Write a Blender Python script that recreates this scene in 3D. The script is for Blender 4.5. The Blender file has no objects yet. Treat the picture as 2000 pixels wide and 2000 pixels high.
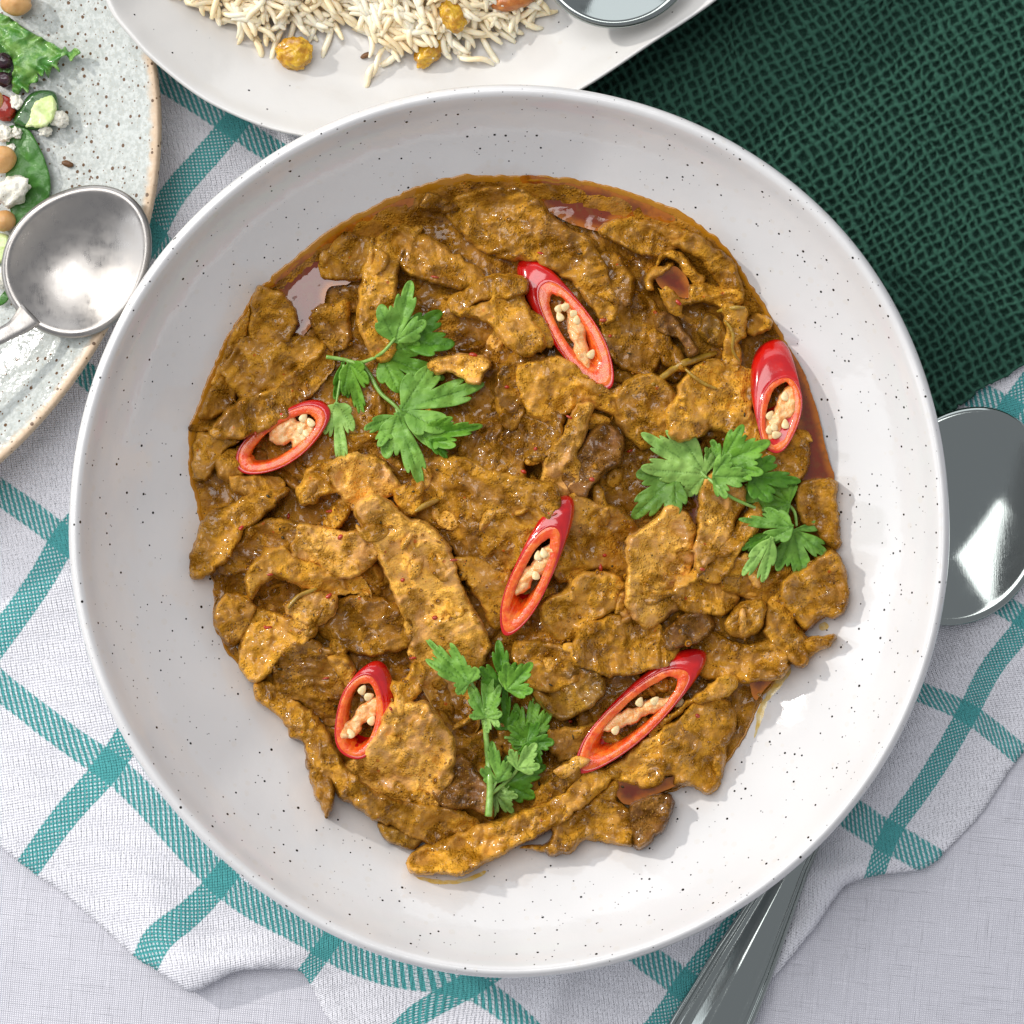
import bpy, bmesh, math, random
import numpy as np
from mathutils import Vector, Matrix, noise as mnoise
from mathutils.geometry import delaunay_2d_cdt
random.seed(7); RNG = np.random.default_rng(7)
scene = bpy.context.scene
COL = scene.collection

# ------------------------------------------------------------------ camera
CAMZ = 0.90                       # camera height above the table, metres
S0 = 0.00017                      # metres per photo pixel (2000 px wide) on the table plane
cam_d = bpy.data.cameras.new('camera'); cam = bpy.data.objects.new('camera', cam_d); COL.objects.link(cam)
cam.location = (0, 0, CAMZ); cam.rotation_euler = (0, 0, 0)
cam_d.sensor_width = 36; cam_d.lens = 36 * CAMZ / (2000 * S0)
cam_d.clip_start = 0.01; cam_d.clip_end = 50
scene.camera = cam

# ------------------------------------------------------------------ world and lamps (a studio table)
w = bpy.data.worlds.new('World'); scene.world = w; w.use_nodes = True
w.node_tree.nodes['Background'].inputs[0].default_value = (0.90, 0.93, 1.0, 1)
w.node_tree.nodes['Background'].inputs[1].default_value = 0.42

def area(name, loc, target, sx, sy, watts, color, shape='RECTANGLE'):
    L = bpy.data.lights.new(name, 'AREA'); L.shape = shape; L.size = sx; L.size_y = sy
    L.energy = watts; L.color = color
    o = bpy.data.objects.new(name, L); COL.objects.link(o); o.location = loc
    d = Vector(target) - Vector(loc); o.rotation_euler = d.to_track_quat('-Z', 'Y').to_euler()
    return o
EL = math.radians(28); DK = 3.0
area('key_lamp', (-0.86*math.cos(EL)*DK, 0.51*math.cos(EL)*DK, math.sin(EL)*DK), (0, 0, 0.03), 0.13, 0.13, 48, (1.0, 0.965, 0.91), 'DISK')
area('softbox_above', (-0.47, 0.52, 1.6), (0, 0, 0), 1.15, 1.15, 17., (1.0, 0.995, 0.99))
area('window_panel_left', (-1.9, -0.02, 0.66), (0, -0.02, 0.66), 1.55, 1.25, 9., (0.93, 0.96, 1.0))
area('window_panel_far', (-0.12, 1.9, 0.66), (-0.12, 0, 0.66), 1.6, 1.25, 9., (0.93, 0.96, 1.0))
scene.view_settings.view_transform = 'Standard'; scene.view_settings.look = 'None'
scene.view_settings.gamma = 1; scene.view_settings.exposure = 0.0

# ------------------------------------------------------------------ helpers
def W(px, py, z):                 # photo pixel at height z (metres) -> world
    px = np.asarray(px, float); py = np.asarray(py, float); z = np.asarray(z, float) + 0*px
    k = S0*(CAMZ - z)/CAMZ
    return np.stack([(px-1000)*k, (1000-py)*k, z], -1)
MM = 0.001

def vn(x, y, seed=0):
    xi = np.floor(x).astype(np.int64); yi = np.floor(y).astype(np.int64)
    fx = x-xi; fy = y-yi; fx = fx*fx*(3-2*fx); fy = fy*fy*(3-2*fy)
    def h(a, b):
        n = (a*374761393 + b*668265263 + seed*1274126177) & 0xffffffff
        n = ((n ^ (n >> 13))*1274126177) & 0xffffffff
        n = ((n ^ (n >> 16))*2246822519) & 0xffffffff
        return ((n >> 8) & 0xffff)/65535.0
    a = h(xi, yi)*(1-fx)+h(xi+1, yi)*fx; b = h(xi, yi+1)*(1-fx)+h(xi+1, yi+1)*fx
    return (a*(1-fy)+b*fy)*2-1
def fbm(x, y, seed=0, oct=3, gain=.5):
    r = 0; a = 1; t = 0
    for i in range(oct):
        c, s = math.cos(i*1.1+seed), math.sin(i*1.1+seed)
        r = r + a*vn((x*c-y*s)*2**i, (x*s+y*c)*2**i, seed+i*17); t += a; a *= gain
    return r/t
def sstep(a, b, x):
    t = np.clip((x-a)/(b-a), 0, 1); return t*t*(3-2*t)

def smooth_closed(pts, step=4.0, jit=0, seed=0, closed=True):
    P = np.array(pts, float); n = len(P); out = []
    rng = range(n) if closed else range(n-1)
    for i in rng:
        if closed: p0, p1, p2, p3 = P[(i-1) % n], P[i], P[(i+1) % n], P[(i+2) % n]
        else: p0, p1, p2, p3 = P[max(i-1, 0)], P[i], P[i+1], P[min(i+2, n-1)]
        m = max(1, int(round(np.linalg.norm(p2-p1)/step)))
        t = (np.arange(m)/m)[:, None]
        out.append(.5*((2*p1)+(-p0+p2)*t+(2*p0-5*p1+4*p2-p3)*t*t+(-p0+3*p1-3*p2+p3)*t**3))
    if not closed: out.append(P[-1:])
    Q = np.concatenate(out)
    if jit:
        Q = Q + jit*np.stack([fbm(Q[:, 0]/22, Q[:, 1]/22, seed+5, 3, .7)+.3*vn(Q[:, 0]/7, Q[:, 1]/7, seed), fbm(Q[:, 0]/22, Q[:, 1]/22, seed+9, 3, .7)+.3*vn(Q[:, 0]/7, Q[:, 1]/7, seed+1)], -1)
    return Q
def inside(P, poly):
    x, y = P[:, 0], P[:, 1]; r = np.zeros(len(P), bool); n = len(poly)
    for i in range(n):
        x1, y1 = poly[i]; x2, y2 = poly[(i+1) % n]
        if y1 == y2: continue
        c = (y1 > y) != (y2 > y)
        r ^= c & (x < (x2-x1)*(y-y1)/(y2-y1)+x1)
    return r
def edge_dist(P, poly):
    A = poly; B = np.roll(poly, -1, 0); d = np.full(len(P), 1e9)
    for a, b in zip(A, B):
        ab = b-a; L = (ab**2).sum()+1e-9
        t = np.clip(((P-a)@ab)/L, 0, 1); q = a+t[:, None]*ab
        d = np.minimum(d, ((P-q)**2).sum(1))
    return np.sqrt(d)
def sheet(poly, sp, seed=0):
    """triangulated polygon: returns points (n,2), tris, edge distance; first len(poly) points are the outline"""
    lo, hi = poly.min(0), poly.max(0)
    gx, gy = np.meshgrid(np.arange(lo[0], hi[0], sp), np.arange(lo[1], hi[1], sp*.866))
    gx = gx+(np.arange(gx.shape[0]) % 2)[:, None]*sp*.5
    G = np.stack([gx.ravel(), gy.ravel()], -1)
    r = np.random.default_rng(seed+1); G = G+r.uniform(-.18, .18, G.shape)*sp
    G = G[inside(G, poly)]
    if len(G):
        d = edge_dist(G, poly); k = d > sp*.55; G = G[k]; d = d[k]
    else: d = np.zeros(0)
    P = np.concatenate([poly, G]); n = len(poly)
    res = delaunay_2d_cdt([Vector(p) for p in P], [], [list(range(n))], 1, 1e-4)
    V = np.array([tuple(v) for v in res[0]]); F = np.array([f for f in res[2] if len(f) == 3], int)
    D = np.zeros(len(V))
    for i, o in enumerate(res[3]):
        if len(o) and o[0] >= n: D[i] = d[o[0]-n]
    bd = [i for i, o in enumerate(res[3]) if len(o) and o[0] < n]
    order = sorted(bd, key=lambda i: min(q for q in res[3][i]))
    return V, F, D, order

def mesh(name, V, F, attrs=None, smooth=True):
    me = bpy.data.meshes.new(name); V = np.asarray(V, float); 
    if isinstance(F, np.ndarray): Fs = [F]
    else: Fs = [np.asarray(f) for f in F if len(f)]
    me.vertices.add(len(V)); me.vertices.foreach_set('co', V.ravel())
    nl = sum(f.size for f in Fs); nf = sum(len(f) for f in Fs)
    me.loops.add(nl); me.polygons.add(nf)
    me.loops.foreach_set('vertex_index', np.concatenate([f.ravel() for f in Fs]).astype(np.int32))
    st = []; o = 0
    for f in Fs:
        st.append(o+np.arange(len(f))*f.shape[1]); o += f.size
    me.polygons.foreach_set('loop_start', np.concatenate(st).astype(np.int32))
    me.update(calc_edges=True); me.validate()
    if smooth: me.polygons.foreach_set('use_smooth', np.ones(len(me.polygons), bool))
    for k, v in (attrs or {}).items():
        v = np.asarray(v, float)
        if v.ndim == 1:
            a = me.attributes.new(k, 'FLOAT', 'POINT'); a.data.foreach_set('value', v)
        else:
            a = me.attributes.new(k, 'FLOAT_VECTOR', 'POINT'); a.data.foreach_set('vector', v.ravel())
    return me
def obj(name, V, F, m, parent=None, attrs=None, color=None, origin=None, smooth=True):
    V = np.asarray(V, float)
    if parent is not None: org = np.array(parent.location)
    elif origin is not None: org = np.array(origin, float)
    else: org = np.array([*(V[:, :2].min(0)+V[:, :2].max(0))/2, V[:, 2].min()])
    me = mesh(name, V-org, F, attrs, smooth); me.materials.append(m)
    o = bpy.data.objects.new(name, me); COL.objects.link(o)
    if parent is not None: o.parent = parent
    else: o.location = org
    if color is not None: o.color = (*color, 1)
    return o
def tag(o, label=None, cat=None, group=None, kind=None):
    if label: o['label'] = label
    if cat: o['category'] = cat
    if group: o['group'] = group
    if kind: o['kind'] = kind
    return o
def empty(name, loc, label=None, cat=None, group=None):
    o = bpy.data.objects.new(name, None); o.empty_display_size = .01; COL.objects.link(o)
    o.location = [float(c) for c in loc]; return tag(o, label, cat, group)
def solidify(o, t, off=-1):
    m = o.modifiers.new('thickness', 'SOLIDIFY'); m.thickness = t; m.offset = off; m.use_rim = True
def grid_faces(nr, nc, wrap=False):
    i = np.arange(nr-1)[:, None]*nc; j = np.arange(nc if wrap else nc-1)[None]; j2 = (j+1) % nc
    return np.stack([i+j, i+j2, i+nc+j2, i+nc+j], -1).reshape(-1, 4)

# ------------------------------------------------------------------ node helper
class NT:
    def __init__(s, name):
        s.m = bpy.data.materials.new(name); s.m.use_nodes = True; s.t = s.m.node_tree
        s.b = s.t.nodes['Principled BSDF']; s.out = s.t.nodes['Material Output']
        g = s.t.nodes.new('ShaderNodeNewGeometry'); v = s.t.nodes.new('ShaderNodeVectorMath'); v.operation = 'SCALE'
        s.t.links.new(g.outputs['Position'], v.inputs[0]); v.inputs['Scale'].default_value = 1000; s.pos = v.outputs[0]  # mm
        s.geo = g
    def put(s, sock, val):
        if isinstance(val, bpy.types.NodeSocket): s.t.links.new(val, sock)
        elif isinstance(val, tuple) and len(val) == 3 and sock.type == 'RGBA': sock.default_value = (*val, 1)
        else: sock.default_value = val
    def math(s, op, a, b=None, c=None, clamp=False):
        n = s.t.nodes.new('ShaderNodeMath'); n.operation = op; n.use_clamp = clamp
        for i, v in enumerate((a, b, c)):
            if v is not None: s.put(n.inputs[i], v)
        return n.outputs[0]
    def noise(s, scale, detail=2, rough=.5, vec=None, dist=0):
        n = s.t.nodes.new('ShaderNodeTexNoise'); n.inputs['Scale'].default_value = scale
        n.inputs['Detail'].default_value = detail; n.inputs['Roughness'].default_value = rough
        n.inputs['Distortion'].default_value = dist
        s.t.links.new(vec or s.pos, n.inputs['Vector']); return n.outputs['Fac']
    def vor(s, scale, feat='F1', vec=None, rnd=1, smooth=None):
        n = s.t.nodes.new('ShaderNodeTexVoronoi'); n.feature = feat; n.inputs['Scale'].default_value = scale
        n.inputs['Randomness'].default_value = rnd
        if smooth is not None and feat == 'SMOOTH_F1': n.inputs['Smoothness'].default_value = smooth
        s.t.links.new(vec or s.pos, n.inputs['Vector']); return n
    def ramp(s, x, a, b, lo=0., hi=1., smooth=True):
        n = s.t.nodes.new('ShaderNodeMapRange'); n.clamp = True
        n.interpolation_type = 'SMOOTHSTEP' if smooth else 'LINEAR'
        s.put(n.inputs[0], x)
        for i, v in enumerate((a, b, lo, hi)): s.put(n.inputs[i+1], v)
        return n.outputs[0]
    def mix(s, f, a, b, mode='MIX'):
        n = s.t.nodes.new('ShaderNodeMix'); n.data_type = 'RGBA'; n.blend_type = mode
        s.put(n.inputs[0], f); s.put(n.inputs[6], a); s.put(n.inputs[7], b); return n.outputs[2]
    def attr(s, name, out='Fac'):
        n = s.t.nodes.new('ShaderNodeAttribute'); n.attribute_name = name; return n.outputs[out]
    def objcol(s): return s.t.nodes.new('ShaderNodeObjectInfo').outputs['Color']
    def sep(s, v):
        n = s.t.nodes.new('ShaderNodeSeparateXYZ'); s.t.links.new(v, n.inputs[0]); return n.outputs
    def bump(s, h, dist_mm, strength=1., prev=None):
        n = s.t.nodes.new('ShaderNodeBump'); n.inputs['Strength'].default_value = strength
        n.inputs['Distance'].default_value = dist_mm*MM; s.put(n.inputs['Height'], h)
        if prev is not None: s.t.links.new(prev, n.inputs['Normal'])
        return n.outputs[0]
    def set(s, **kw):
        names = dict(color='Base Color', rough='Roughness', normal='Normal', metal='Metallic', coat='Coat Weight',
                     coat_rough='Coat Roughness', spec='Specular IOR Level', sss='Subsurface Weight', sheen='Sheen Weight',
                     sheen_rough='Sheen Roughness', trans='Transmission Weight', ior='IOR', sheen_tint='Sheen Tint')
        for k, v in kw.items(): s.put(s.b.inputs[names[k]], v)
        return s.m
    def subs(s, w_, rad=(1, .4, .2), scale=1.0):
        s.b.inputs['Subsurface Weight'].default_value = w_; s.b.inputs['Subsurface Radius'].default_value = rad
        s.b.inputs['Subsurface Scale'].default_value = scale*MM

def speckle(n, scale, radius, prob, vec=None):
    v = n.vor(scale, vec=vec); r = n.sep(v.outputs['Color'])
    a = n.ramp(v.outputs['Distance'], n.math('MULTIPLY', n.math('ADD', .45, r[1]), radius*1.05), n.math('MULTIPLY', n.math('ADD', .45, r[1]), radius*.8), 0, 1)
    return n.math('MULTIPLY', a, n.math('LESS_THAN', r[0], prob))

# ------------------------------------------------------------------ materials
def m_ceramic(name, base, prob, prob2, rough=.16, tan=(0.10, .07, .04)):
    n = NT(name)
    s1 = speckle(n, .33, .115, prob); s2 = speckle(n, .5, .10, prob2)
    big = n.noise(.03, 2)
    c = n.mix(n.ramp(big, .35, .65), base, tuple(b*.955 for b in base))
    halo = speckle(n, .26, .22, prob*.6)
    c = n.mix(n.math('MULTIPLY', halo, .08), c, (.55, .42, .2))
    c = n.mix(n.math('MAXIMUM', s1, n.math('MULTIPLY', s2, .75)), c, (.016, .013, .010))
    b = n.bump(n.noise(.05, 3), .35); b = n.bump(n.noise(1.2, 2), .012, prev=b)
    return n.set(color=c, rough=rough, normal=b, spec=.5)
M_BOWL = m_ceramic('white_speckled_glaze', (.71, .70, .695), .72, .50, .06)
M_PLATTER = m_ceramic('white_platter_glaze', (.68, .665, .64), .08, .04)

def m_stoneware():
    n = NT('speckled_stoneware')
    e = n.attr('rim')
    c = n.mix(n.ramp(n.noise(.55, 4, .6), .38, .62), (.43, .455, .43), (.56, .585, .56))
    c = n.mix(n.ramp(n.noise(1.6, 3, .6), .55, .7), c, (.42, .40, .33))
    tan = n.mix(n.noise(.9, 3), (.52, .36, .22), (.66, .52, .38))
    c = n.mix(n.ramp(n.math('ADD', e, n.math('MULTIPLY', n.math('SUBTRACT', n.noise(.35, 3), .5), .5)), .35, .7), c, tan)
    c = n.mix(speckle(n, .42, .22, .7), c, (.12, .06, .025))
    c = n.mix(speckle(n, .75, .2, .3), c, (.16, .09, .04))
    b = n.bump(n.noise(.12, 3), .8); b = n.bump(n.noise(1.3, 2), .05, prev=b)
    return n.set(color=c, rough=n.ramp(e, .3, .8, .14, .5), normal=b)
M_STONE = m_stoneware()

def m_steel(name, rough, tint=(.62, .60, .58)):
    n = NT(name)
    sc = n.noise(.25, 2, vec=None)
    v = n.t.nodes.new('ShaderNodeMapping'); v.inputs['Scale'].default_value = (3.2, .12, 1); v.inputs['Rotation'].default_value = (0, 0, .7)
    n.t.links.new(n.pos, v.inputs[0]); st = n.noise(1.2, 3, .7, vec=v.outputs[0])
    return n.set(color=tint, metal=1., rough=n.math('ADD', n.math('MULTIPLY', st, rough*.6), n.math('MULTIPLY', sc, rough)), normal=n.bump(st, .01))
M_STEEL_BRUSH = m_steel('brushed_steel', .42, (.42, .395, .37))
M_STEEL = m_steel('polished_steel', .11, (.34, .37, .355))

def m_sauce(name, grain=1., spec_rough=(.16, .46)):
    """ochre curry: tint comes from the object's colour (food tone, darkened for shaded gaps and pieces)"""
    n = NT(name); tint = n.objcol()
    n1 = n.noise(.11, 3, .6, dist=.6); n2 = n.noise(.5, 4, .62); n3 = n.noise(2.4, 3, .6)
    c = n.mix(n.ramp(n1, .36, .64), (.25, .102, .003), (.66, .325, .032))
    c = n.mix(n.math('MULTIPLY', n.ramp(n2, .50, .68), .42), c, (.16, .058, .003))
    c = n.mix(n.math('MULTIPLY', n.ramp(n3, .52, .75), .5), c, (.76, .42, .085))
    c = n.mix(1.0, c, tint, 'MULTIPLY')
    gr = n.vor(1.35, 'F1'); gcol = n.sep(gr.outputs['Color'])
    gm = n.math('MULTIPLY', n.ramp(gr.outputs['Distance'], .42, .2), n.math('LESS_THAN', gcol[0], .25))
    c = n.mix(n.math('MULTIPLY', gm, .45), c, (.62, .33, .05))
    c = n.mix(n.math('MULTIPLY', speckle(n, 1.25, .24, .16), .9), c, (.022, .014, .005))
    c = n.mix(n.math('MULTIPLY', speckle(n, .75, .15, .08), .9), c, (.03, .02, .006))
    c = n.mix(n.math('MULTIPLY', speckle(n, .33, .16, .06), .6), c, (.45, .045, .008))
    gran = n.vor(1.25, 'SMOOTH_F1', smooth=.5)
    mask = n.ramp(n.noise(.16, 2), .42, .58, .03, 1.)
    gh = n.math('MULTIPLY', n.ramp(gran.outputs['Distance'], .65, .1), mask)
    c = n.mix(n.math('MULTIPLY', n.math('SUBTRACT', 1., n.ramp(n.noise(.16, 2), .36, .50)), .55), c, n.mix(1., (.50, .245, .055), tint, 'MULTIPLY'))
    b = n.bump(n.noise(.35, 3, .6), .9)
    b = n.bump(gh, .30*grain, prev=b); b = n.bump(n.noise(3.0, 2), .05, prev=b)
    r = n.ramp(n.noise(.4, 3), .35, .65, spec_rough[0], spec_rough[1])
    n.subs(.08, (1.2, .5, .12))
    cb = n.bump(n.noise(.30, 1, .4), 1.1); cb = n.bump(n.noise(.75, 1, .4), .16, prev=cb)
    n.t.links.new(cb, n.b.inputs['Coat Normal']); n.b.inputs['Coat IOR'].default_value = 1.6
    return n.set(color=c, rough=r, normal=b, coat=n.ramp(n.noise(.3, 2), .44, .54, .0, .62), coat_rough=.09, spec=.07)
M_SAUCE = m_sauce('curry_sauce')
M_FIBRE = m_sauce('sauce_coated_mushroom', .6)

def m_oil():
    n = NT('red_curry_oil'); e = n.attr('thick')
    c = n.mix(n.ramp(n.math('ADD', e, n.math('MULTIPLY', n.math('SUBTRACT', n.noise(.25, 3), .5), .5)), 0., .75, 0, 1), (.42, .125, .004), (.17, .022, .002))
    c = n.mix(n.math('MULTIPLY', n.ramp(n.noise(.5, 4), .5, .62), .35), c, (.16, .06, .008))
    c = n.mix(speckle(n, 1.3, .18, .08), c, (.02, .01, .004))
    return n.set(color=c, rough=.035, normal=n.bump(n.noise(.14, 2), .30), coat=.5, coat_rough=.02)
M_OIL = m_oil()
def m_film():
    n = NT('amber_oil_film')
    c = n.mix(n.noise(.3, 3), (.48, .22, .010), (.34, .12, .005))
    return n.set(color=c, rough=.07, normal=n.bump(n.noise(.3, 2), .1))
M_FILM = m_film()

def m_simple(name, c1, c2, sc, rough=.4, bump=(.3, .2), sss=0, rad=(1, .4, .2), sscale=1., coat=0, spk=None, spec=.5):
    n = NT(name); c = n.mix(n.ramp(n.noise(sc, 3, .6), .35, .65), c1, c2)
    if spk: c = n.mix(speckle(n, spk[0], spk[1], spk[2]), c, spk[3])
    if sss: n.subs(sss, rad, sscale)
    return n.set(color=c, rough=rough, normal=n.bump(n.noise(bump[0], 3), bump[1]), coat=coat, coat_rough=.05, spec=spec)
M_SKIN = m_simple('chili_skin', (.60, .006, .004), (.46, .003, .006), .12, .16, (.25, .12), .1, (1.5, .2, .1), 1., .8)
M_FLESH = m_simple('chili_flesh', (.90, .190, .022), (.78, .070, .008), .35, .2, (.9, .22), .25, (2, .5, .2), 1.2, .5)
M_PITH = m_simple('chili_pith', (.93, .58, .27), (.90, .36, .09), .5, .3, (.8, .5), .25, (2, .8, .3), 1., .3)
M_SEED = m_simple('chili_seed', (.92, .74, .42), (.84, .62, .30), .8, .3, (1.5, .08), .2, (1, .6, .3), .6, .3)
M_RAISIN = m_simple('golden_raisin', (.70, .42, .02), (.48, .22, .006), .35, .2, (.45, .9), .35, (2, 1.2, .2), 2., .5)
M_RICE = m_simple('cooked_rice', (.97, .86, .67), (.95, .74, .46), .09, .34, (.9, .12), .45, (1.5, 1.1, .7), 1.2, .15)
M_CHICK = m_simple('chickpea_skin', (.66, .38, .15), (.58, .30, .10), .2, .38, (.35, .4), .2, (2, 1, .4), 1.)
M_FETA = m_simple('feta', (.86, .83, .74), (.80, .76, .64), .6, .6, (.9, .5), .25, (1, .9, .7), 1., 0, (1.1, .18, .06, (.05, .05, .02)))
M_CUKE = m_simple('cucumber_flesh', (.56, .68, .26), (.68, .76, .40), .3, .25, (.5, .3), .3, (1, 1, .3), 1.5, .3)
M_CUKE_SKIN = m_simple('cucumber_skin', (.02, .075, .012), (.035, .12, .02), .4, .25, (.5, .2), 0, coat=.3)
M_LETT = m_simple('lettuce_leaf', (.05, .20, .02), (.20, .38, .08), .22, .3, (.5, .6), .15, (1, 1.4, .3), .8, .3)
M_SPIN = m_simple('spinach_leaf', (.045, .16, .022), (.065, .21, .03), .12, .38, (.35, .5), .1, (.6, 1, .2), .5)
M_OLIVE = m_simple('dark_olive', (.025, .012, .016), (.06, .02, .03), .4, .2, (.5, .3), 0, coat=.5)
M_TOM = m_simple('tomato', (.42, .03, .012), (.30, .015, .008), .4, .15, (.6, .2), .1, coat=.5)
M_NUT = m_simple('fried_nut', (.55, .20, .04), (.42, .12, .02), .4, .3, (.6, .3), .1, coat=.2)
M_SMEAR = m_simple('turmeric_smear', (.68, .46, .10), (.70, .60, .34), .35, .2, (.3, .05), 0, coat=.3)
M_DROP = m_simple('glint_bead', (.46, .20, .010), (.30, .11, .005), .4, .05, (.3, .02), 0, coat=1., spec=.6)  # for domes added to give wet glints
M_SPICE = m_simple('cumin_seed', (.12, .05, .015), (.2, .09, .03), .8, .5, (1.5, .2))
M_STALK = m_simple('lemongrass_strip', (.42, .26, .03), (.30, .15, .012), .3, .2, (.8, .2), .1, coat=.4)
M_HERB = m_simple('dark_herb_scrap', (.03, .022, .006), (.06, .04, .01), .5, .3, (.8, .2))
M_FLAKE = m_simple('red_chili_flake', (.45, .025, .008), (.36, .05, .01), .5, .25, (.8, .2), coat=.4)

def m_leaf():
    n = NT('coriander_leaf'); v = n.attr('vein'); tint = n.objcol()
    c = n.mix(n.ramp(n.noise(.22, 3), .35, .65), (.11, .30, .028), (.17, .41, .045))
    c = n.mix(1., c, tint, 'MULTIPLY')
    c = n.mix(n.math('MULTIPLY', v, .6), c, (.035, .13, .015))
    b = n.bump(n.noise(.8, 3), .14); b = n.bump(n.math('MULTIPLY', v, -1), .2, prev=b)
    m = n.set(color=c, rough=.40, normal=b, spec=.4)
    tr = n.t.nodes.new('ShaderNodeBsdfTranslucent'); n.t.links.new(n.mix(.5, c, (.25, .55, .03)), tr.inputs['Color'])
    mx = n.t.nodes.new('ShaderNodeMixShader'); mx.inputs[0].default_value = .30
    n.t.links.new(n.b.outputs[0], mx.inputs[1]); n.t.links.new(tr.outputs[0], mx.inputs[2]); n.t.links.new(mx.outputs[0], n.out.inputs[0])
    return m
M_LEAF = m_leaf()
M_STEM = m_simple('coriander_stem', (.20, .38, .06), (.30, .50, .12), .3, .3, (.6, .1), .15, (.8, 1.2, .3), 1., .2)

def m_linen():
    n = NT('white_linen')
    def wave(rot, sc, dist):
        t = n.t.nodes.new('ShaderNodeTexWave'); t.wave_type = 'BANDS'; t.bands_direction = 'X'
        mp = n.t.nodes.new('ShaderNodeMapping'); mp.inputs['Rotation'].default_value = (0, 0, rot)
        n.t.links.new(n.pos, mp.inputs[0]); n.t.links.new(mp.outputs[0], t.inputs['Vector'])
        t.inputs['Scale'].default_value = sc; t.inputs['Distortion'].default_value = dist
        t.inputs['Detail'].default_value = 2; t.inputs['Detail Scale'].default_value = .6
        return t.outputs['Fac'], mp.outputs[0]
    a, va = wave(.10, .44, 1.2); b_, vb = wave(.10+math.pi/2, .44, 1.2)
    def slub(vec, sc):
        mp = n.t.nodes.new('ShaderNodeMapping'); mp.inputs['Scale'].default_value = sc
        n.t.links.new(vec, mp.inputs[0]); return n.noise(1., 2, .6, vec=mp.outputs[0])
    s1 = slub(va, (1.3, .05, 1)); s2 = slub(vb, (1.3, .05, 1))
    weave = n.math('MULTIPLY', a, b_); sl = n.math('ADD', n.ramp(s1, .5, .85), n.ramp(s2, .5, .85))
    c = n.mix(n.ramp(weave, .02, .35), (.60, .59, .65), (.88, .87, .92))
    c = n.mix(n.math('MULTIPLY', sl, .14), c, (.93, .92, .96))
    b = n.bump(weave, .22); b = n.bump(sl, .13, prev=b)
    return n.set(color=c, rough=.85, normal=b, spec=.15, sheen=.15)
M_LINEN = m_linen()

def m_towel():
    n = NT('teal_check_towel'); uv = n.attr('tuv', 'Vector'); x = n.sep(uv)
    u, v = x[0], x[1]
    wob = n.math('MULTIPLY', n.math('SUBTRACT', n.noise(.9, 2), .5), .018)
    def stripe(t):
        f = n.math('ABSOLUTE', n.math('SUBTRACT', n.math('FRACT', n.math('ADD', n.math('ADD', t, wob), .5)), .5))
        return n.ramp(f, .092, .080)
    def sn(t, k, ph=0.): return n.math('SINE', n.math('ADD', n.math('MULTIPLY', t, k*2*math.pi), ph))
    sB = stripe(u); sA = stripe(v)
    K = 42.
    w1 = sn(u, K); w2 = sn(v, K)
    weave = n.math('ADD', n.math('MULTIPLY', n.math('MULTIPLY', w1, w2), .5), .5)
    jit = n.math('MULTIPLY', n.noise(1.2, 2), 1.2)
    tw = n.math('SINE', n.math('ADD', n.math('MULTIPLY', n.math('ADD', n.math('MULTIPLY', u, 19.), n.math('MULTIPLY', v, 24.)), 2*math.pi), jit))
    tick = n.ramp(tw, -.15, .45)
    tick = n.math('MULTIPLY', tick, n.ramp(sn(v, 44.), -1., -.3, .35, 1.))
    dots = n.ramp(n.math('MULTIPLY', sn(u, 29., 1.), sn(v, 29.)), .22, .5)
    teal = n.mix(n.noise(1.2, 2), (.06, .34, .34), (.11, .43, .43))
    white = n.mix(n.ramp(n.math('ADD', weave, n.math('MULTIPLY', n.noise(1.5, 2), .7)), .55, .2), (.90, .89, .94), (.60, .60, .66))
    colA = n.mix(n.math('MULTIPLY', tick, .9), teal, (.74, .80, .84))
    colB = n.mix(n.math('MULTIPLY', dots, .8), teal, (.74, .80, .84))
    both = n.math('MULTIPLY', sA, sB)
    c = n.mix(sA, white, colA); c = n.mix(sB, c, colB)
    c = n.mix(both, c, n.mix(n.math('MULTIPLY', weave, .3), teal, (.12, .45, .46)))
    fl = n.noise(2.2, 3)
    b = n.bump(weave, .30); b = n.bump(fl, .30, prev=b); b = n.bump(tick, .12, prev=b)
    return n.set(color=c, rough=.9, normal=b, spec=.1, sheen=.15)
M_TOWEL = m_towel()

def m_waffle():
    n = NT('green_waffle_cotton'); h = n.attr('ridge')
    c = n.mix(n.ramp(h, .30, .95), (.005, .026, .017), (.034, .112, .076))  # pit shade put into the colour: pits darker, ridges lighter
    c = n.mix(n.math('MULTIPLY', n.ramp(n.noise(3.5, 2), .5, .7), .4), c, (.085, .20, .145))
    b = n.bump(n.noise(2.6, 3, .7), .5)
    return n.set(color=c, rough=.8, normal=b, spec=.1, sheen=.12, sheen_rough=.4, sheen_tint=(.5, .9, .75))
M_WAFFLE = m_waffle()
M_WOOD = m_simple('table_board', (.35, .24, .15), (.28, .18, .1), .05, .5)

# ------------------------------------------------------------------ table and cloths
g = np.array([[-.6, -.6, -.03], [.6, -.6, -.03], [.6, .6, -.03], [-.6, .6, -.03], [-.6, -.6, -.002], [.6, -.6, -.002], [.6, .6, -.002], [-.6, .6, -.002]])
tag(obj('table_top', g, np.array([[3, 2, 1, 0], [4, 5, 6, 7], [0, 1, 5, 4], [1, 2, 6, 5], [2, 3, 7, 6], [3, 0, 4, 7]]), M_WOOD, smooth=False), kind='structure')

X, Y = np.meshgrid(np.linspace(-1100, 3100, 420), np.linspace(-1100, 3100, 420))
zt = (fbm(X/260, Y/260, 3, 3)*.9 + fbm(X/700, Y/500, 8, 2)*1.2)*MM - .0005
zt = zt-.0002*0
tc = obj('tablecloth', W(X.ravel(), Y.ravel(), np.minimum(zt.ravel(), .0012)), grid_faces(420, 420)[:, ::-1], M_LINEN)
tag(tc, 'plain white linen tablecloth spread under everything', 'tablecloth')

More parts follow.
